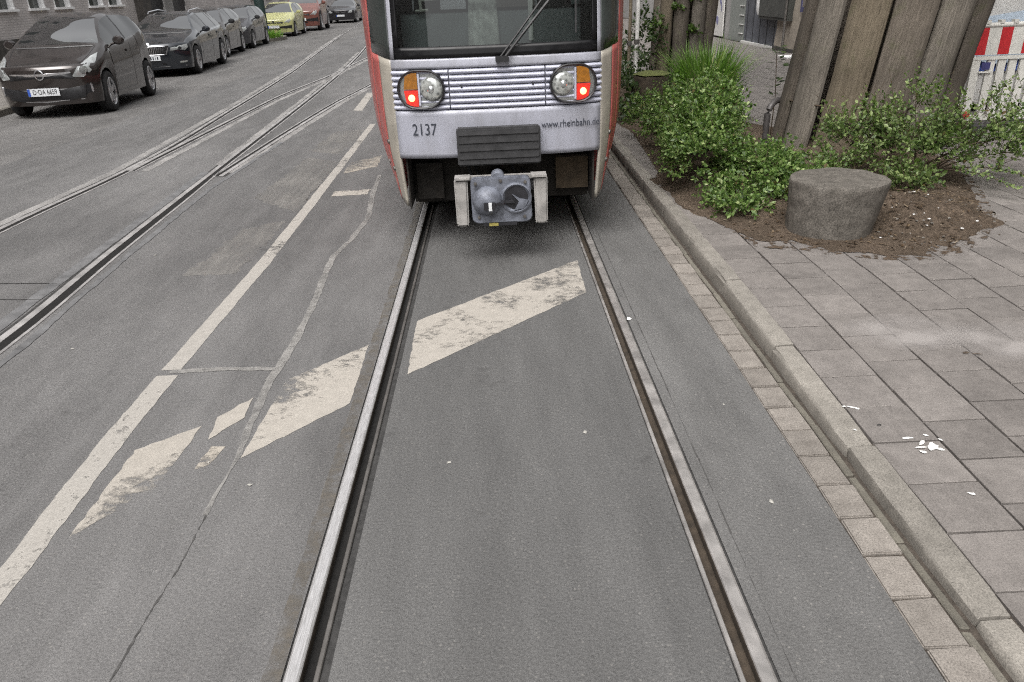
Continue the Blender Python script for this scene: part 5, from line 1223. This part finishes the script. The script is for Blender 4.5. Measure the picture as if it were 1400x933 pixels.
# ------------------------------------------------------------------ barrier and tarpaulin stack
def barrier():
    B = empty('road_barrier', (5.84, 9.60, PZ), 0, 'white plastic barrier fence with a red and white striped top board', 'barrier')
    REDB = plain('reflective_red', (.45, .025, .03), .35, 0, .1, 12); PW = plain('barrier_white', (.62, .61, .57), .5, 0, .1, 8)
    W = 2.0
    m = MB(); m.tube([(0, 0, 1.235), (W, 0, 1.235)], .03, 10); m.build('top_tube', PW, B, True)
    for k in range(12): m = MB(); m.box((.1+k*.165, 0, 1.272), (.05, .07, .04)); m.build('top_lug', PW, B)
    m = MB(); m.box((W/2, 0, 1.055), (W, .03, .31)); bd = m.build('striped_board', PW, B)
    for k in range(7): m = MB(); m.box((.065+k*.29, -.018, 1.055), (.135, .006, .305)); m.build('red_stripe', REDB, bd)
    m = MB(); m.box((W/2, 0, .865), (W, .06, .04)); m.build('upper_rail', PW, B)
    m = MB(); m.box((W/2, 0, .16), (W, .05, .06)); m.build('lower_rail', PW, B)
    for k in range(13): m = MB(); m.box((.24+k*.135, 0, .517), (.095, .03, .652)); m.build('slat', PW, B)
    for x in (.05, W-.05): m = MB(); m.box((x, 0, .53), (.10, .05, .63)); m.build('end_post', PW, B)
    m = MB(); m.box((.17, -.032, .775), (.105, .008, .085)); m.build('blue_sticker', plain('sticker_blue', (.05, .05, .16), .5), B)
    m = MB(); m.box((.17, -.034, .705), (.16, .02, .02)); m.build('sticker_ledge', PW, B)
    for x in (.05, W-.05):
        m = MB(); m.box((x, 0, .06), (.16, .70, .11)); m.build('foot', RUBBER, B)
        m = MB(); m.lathe([(0, .02), (.04, .018), (.045, 0)], (x, -.03, .20), (1, 0, 0), (0, 0, 1), (0, -1, 0), 12); m.build('reflector', REDB, B, True)
barrier()
TS = empty('covered_stack', (7.2, 11.6, PZ), 0, 'stack of boards under a blue and white tarpaulin behind the barrier', 'stack')
V = []; F = []
for i in range(13):
    for j in range(11):
        x = -1.0+2.0*i/12; y = -.7+1.4*j/10; e = min(1-abs(x), .7-abs(y)); z = 1.75+.12*math.sin(x*2+.5)+.04*math.sin(x*9+y*5) if e > .12 else .55+1.15*max(0, e)/.12; V.append((x, y, z))
        if i and j: F.append(((i-1)*11+j-1, i*11+j-1, i*11+j, (i-1)*11+j))
mk('tarpaulin', V, F, plain('tarp_blue', (.03, .07, .30), .4, 0, .2, 4), TS, True)
m = MB(); m.box((0, 0, .9), (1.9, 1.3, 1.6)); m.build('board_stack', WHITE, TS)
V = []; F = []
for i in range(13):
    x = -1.02+2.04*i/12; V += [(x, -.76, .7+.05*math.sin(i)), (x, -.77, 1.05+.25*i/12), (x, -.74, 1.20+.25*i/12)]
    if i:
        for k in (0, 1): F.append(((i-1)*3+k, i*3+k, i*3+k+1, (i-1)*3+k+1))
mk('tarpaulin_hem', V, F, plain('tarp_pale', (.45, .53, .62), .45, 0, .15, 4), TS, True)

# ------------------------------------------------------------------ right facade with boards and banners
def building_right():
    B = empty('rendered_building', (8.1, 20, 0), 0, 'grey rendered building front with door and boards behind the street trees', 'building')
    m = MB(); m.box((.25, -5, 9), (.5, 130, 18)); m.build('wall', RENDERW, B)
    DGN = plain('door_grey_green', (.22, .235, .22), .6, 0, .1, 3); DK = plain('dark_boarding', (.085, .09, .105), .7, 0, .25, 4)
    m = MB(); m.box((-.03, 6.35, 1.25), (.06, 1.6, 2.3)); d = m.build('door', DGN, B)
    for k in range(7): m = MB(); m.box((-.075, 5.85, .35+k*.27), (.03, .42, .022)); m.build('door_slat', WHITE, d)
    m = MB(); m.box((-.04, 4.0, 1.3), (.08, 2.95, 2.4)); p = m.build('dark_boarding', DK, B)
    for k in range(5): m = MB(); m.box((-.085, 2.75+k*.62, 1.3), (.012, .02, 2.38)); m.build('board_joint', BLACKP, p)
    m = MB(); m.box((-.10, 4.0, .13), (.12, 3.0, .07)); m.build('boarding_foot', WHITE, p)
    m = MB(); m.box((-.09, 4.2, 2.05), (.02, 1.5, .25)); m.build('notice_strip', BEIGE, p)
    for k in range(10):
        for z in (3.8, 6.8, 9.8, 12.8): m = MB(); m.box((-.01, -12+k*4.5, z), (.06, 1.5, 1.7)); w = m.build('window', CARGLASS, B); m = MB(); m.box((-.02, -12+k*4.5, z-.9), (.12, 1.7, .06)); m.build('sill', WHITE, w)
building_right()
t = empty('poster_board', (8.02, 28.5, PZ), 0, 'white poster board with faint blue shapes leaning beside the grey-green door', 'poster')
m = MB(); m.box((0, 0, 1.1), (.04, 1.35, 2.1)); m.build('poster_sheet', WHITE, t)
PB = plain('poster_blue', (.2, .2, .34), .6, 0, .3, 6)
for (yy, zz, a, b) in ((.35, 1.2, .18, .5), (-.25, 1.25, .22, .4), (-.4, 1.0, .10, .35), (.0, .55, .3, .3)):
    m = MB(); m.prism([(a*.5*math.cos(k*.785), b*.5*math.sin(k*.785)) for k in range(8)], (-.022, yy, zz), (0, 1, 0), (0, .2, 1), (-.004, 0, 0)); m.build('poster_shape', PB, t)
def banner():
    T = empty('banner', (7.98, 21.1, PZ), 0, 'creased beige banner with large blue lettering hung on the building front', 'banner')
    V = []; F = []
    for i in range(21):
        for j in range(13):
            yy = -1.5+2.9*i/20; z = .10+2.6*j/12; V.append((-.02-.03*math.sin(yy*3.1+z*1.4)*math.sin(z*2.2)-.015*math.sin(yy*9+z*7), yy, z))
            if i and j: F.append(((i-1)*13+j-1, (i-1)*13+j, i*13+j, i*13+j-1))
    mk('banner_cloth', V, F, plain('banner_beige', (.34, .30, .25), .8, 0, .18, 5, .2), T, True)
    BL = plain('banner_blue', (.075, .075, .16), .7, 0, .2, 5)
    text('banner_lettering', 'D', 1.35, frame_m((-.075, -.72, 1.42), (0, -1, 0), (0, 0, 1), (-1, 0, 0)), BL, T, .004, sx=.75)
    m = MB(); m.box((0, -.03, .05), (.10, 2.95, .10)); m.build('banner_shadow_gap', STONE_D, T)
banner()
t = empty('dark_box', (7.9, 22.3, .86), 0, 'dark grey metal box hung on the building front above the boarding', 'box')
m = MB(); m.box((0, .05, .55), (.24, 2.3, 1.05)); m.build('box_shell', plain('box_dark', (.045, .047, .042), .6, 0, .25, 4), t); m = MB(); m.box((-.135, .05, .55), (.03, 2.1, .9)); m.build('box_door', plain('box_door', (.055, .057, .052), .55, 0, .25, 4), t)
t = empty('hanging_bag', (7.9, 23.72, .95), 0, 'white plastic bag hung beside the dark metal box', 'bag')
m = MB(); m.lathe([(0, 0), (.16, .02), (.24, .15), (.25, .45), (.18, .75), (.05, .95), (.03, 1.2)], (0, 0, 0), (.45, 0, 0), (0, 1, 0), (0, 0, 1), 14); m.build('bag_skin', MATT_WHITE, t, True)
t = empty('steel_pole', (7.75, 21.25, PZ), 0, 'slim grey pole standing in front of the beige banner', 'pole')
m = MB(); m.tube([(0, 0, 0), (0, 0, 3.2)], .035, 10); m.build('shaft', STEEL_D, t, True); m = MB(); m.lathe([(.10, 0), (.10, .02), (.04, .04)], (0, 0, 0), (1, 0, 0), (0, 1, 0), (0, 0, 1), 12); m.build('foot_plate', STEEL_D, t, True)
t = empty('white_sack', (7.55, 19.9, PZ), 0, 'crumpled white sack lying on a flat tray below the banner', 'sack')
m = MB(); m.lathe([(0, 0), (.15, .01), (.17, .08), (.12, .16), (.08, .25), (.04, .29), (0, .30)], (.1, -.1, .03), (1, 0, 0), (0, 1, 0), (.15, 0, 1), 11); m.build('sack_body', MATT_WHITE, t, True, 25); m = MB(); m.box((-.05, .12, .02), (.35, .6, .03)); m.build('tray', MATT_WHITE, t)

# ------------------------------------------------------------------ droppings and litter
DROP = plain('dropping_white', (.72, .72, .70), .7, 0, .1, 20)
def splat(name, c, pieces, label, z=None, mat=DROP, cat='dropping', seed=0):
    z = ph(c[1])+.0045 if z is None else z; T = empty(name, (*c, z), 0, label, cat); T.rotation_euler.x = math.atan((ph(c[1]+.1)-ph(c[1]-.1))/.2) if c[0] > 1.5 else 0; r = random.Random(seed)
    for i, (dx, dy, a, b, rot) in enumerate(pieces):
        n = 14; V = []; h = .0022
        for k in range(n):
            t = 2*math.pi*k/n; e = r.uniform(.7, 1.2); x, y = a*e*math.cos(t), b*e*math.sin(t); V.append((dx+x*math.cos(rot)-y*math.sin(rot), dy+x*math.sin(rot)+y*math.cos(rot), 0))
        V += [(dx+(v[0]-dx)*.6, dy+(v[1]-dy)*.6, h) for v in V[:n]]+[(dx, dy, h)]
        F = [(k, (k+1) % n, n+(k+1) % n, n+k) for k in range(n)]+[(n+k, n+(k+1) % n, 2*n) for k in range(n)]
        mk('splash', V, F, mat, T, True)
splat('bird_dropping', (1.85, 2.76), [(0, 0, .035, .022, .9), (.022, -.022, .018, .010, -.7), (-.055, .0, .028, .006, 0), (-.03, .035, .026, .008, .8), (-.06, -.035, .016, .010, -.5), (-.075, .075, .03, .007, .05), (.015, .09, .012, .006, -.6), (.06, .05, .012, .004, -.8)], 'large white bird dropping splashed across two paving slabs', seed=1)
splat('bird_dropping', (1.645, 3.11), [(0, 0, .028, .006, -.5), (.018, -.014, .010, .008, 0), (-.035, .012, .01, .004, 0)], 'long thin white dropping beside the kerb', seed=2)
splat('bird_dropping', (1.83, 2.43), [(0, 0, .016, .006, -.6), (.008, .0, .006, .005, 0)], 'small white dropping alone in the middle of a slab', seed=3)
splat('bird_dropping', (1.575, 2.92), [(0, 0, .010, .004, -.8)], 'tiny white fleck on the kerb top', z=ph(2.92)+.003, seed=4)
splat('paper_fleck', (.79, 4.42), [(0, 0, .018, .014, .3), (.0, .02, .012, .010, 0)], 'white scrap lying by the rail next to the gutter', z=.006, cat='litter', seed=5)
splat('chewing_gum', (1.70, 2.95), [(0, 0, .012, .006, .1)], 'dark flattened gum spot on a slab by the kerb', mat=CRACK, cat='stain', seed=6)
splat('mud_spot', (2.48, 3.60), [(0, 0, .022, .014, .4), (.05, -.02, .03, .005, -.3)], 'dark mud spot with a tail on the pale slabs', mat=SOIL, cat='stain', seed=7)
b = NB('pale_dust'); _m = b.noise(3.2, 3); _g = b.n.new('ShaderNodeTexGradient'); _g.gradient_type = 'SPHERICAL'; b.link(b.map((1/.42, 1/.28, 1)), _g.inputs[0]); b.set((.40, .375, .36), .9, 0, .2)
tr = b.n.new('ShaderNodeBsdfTransparent'); mx = b.n.new('ShaderNodeMixShader'); b.val(mx.inputs[0], b.math('MULTIPLY', b.ramp(_g.outputs[1], (.05, 0.0), (.55, .62)), b.ramp(_m, (.35, .25), (.6, 1.0)))); b.link(tr.outputs[0], mx.inputs[1]); b.link(b.b.outputs[0], mx.inputs[2]); b.link(mx.outputs[0], b.out.inputs[0]); DUST = b.m
for (x, y, sx, sy, lb) in ((2.30, 3.88, .40, .24, 'pale dusty stain on the slabs around the mud spot'), (2.80, 3.70, .42, .26, 'second pale dusty stain beside the first one')):
    n = 24; o = mk('dust_stain', [(sx*math.cos(2*math.pi*k/n), sy*math.sin(2*math.pi*k/n), 0) for k in range(n)], [tuple(range(n))], DUST); o.location = (x, y, ph(y)+.0052+.0012*(x > 2.6)); o.rotation_euler.x = math.atan(.024); tag(o, lb, 'stain')
LITT = plain('litter_pale', (.38, .37, .34), .8, 0, .2, 20)
spots = [(-1.43, 3.0), (-1.18, 2.8), (-2.9, 6.1), (-3.4, 8.7), (-.3, 2.9), (.35, 3.1), (1.05, 2.5), (1.08, 3.3), (-2.7, 4.3)]
lm = mesh('litter_scrap', [(-.012, -.006, 0), (.010, -.008, 0), (.014, .004, .002), (-.004, .009, .001), (0, 0, .006)], [(0, 1, 4), (1, 2, 4), (2, 3, 4), (3, 0, 4)]); lm.materials.append(LITT)
for i, (x, y) in enumerate(spots):
    o = bpy.data.objects.new('litter_scrap', lm); COL.objects.link(o); o.location = (x, y, .0030+zl(x)); o.rotation_euler.z = rnd.uniform(0, 6); s = rnd.uniform(.5, 1.1)*(1+y*.05); o.scale = (s, s, s)
    tag(o, 'tiny pale scrap of litter lying on the asphalt', 'litter', 'litter scraps on the road')
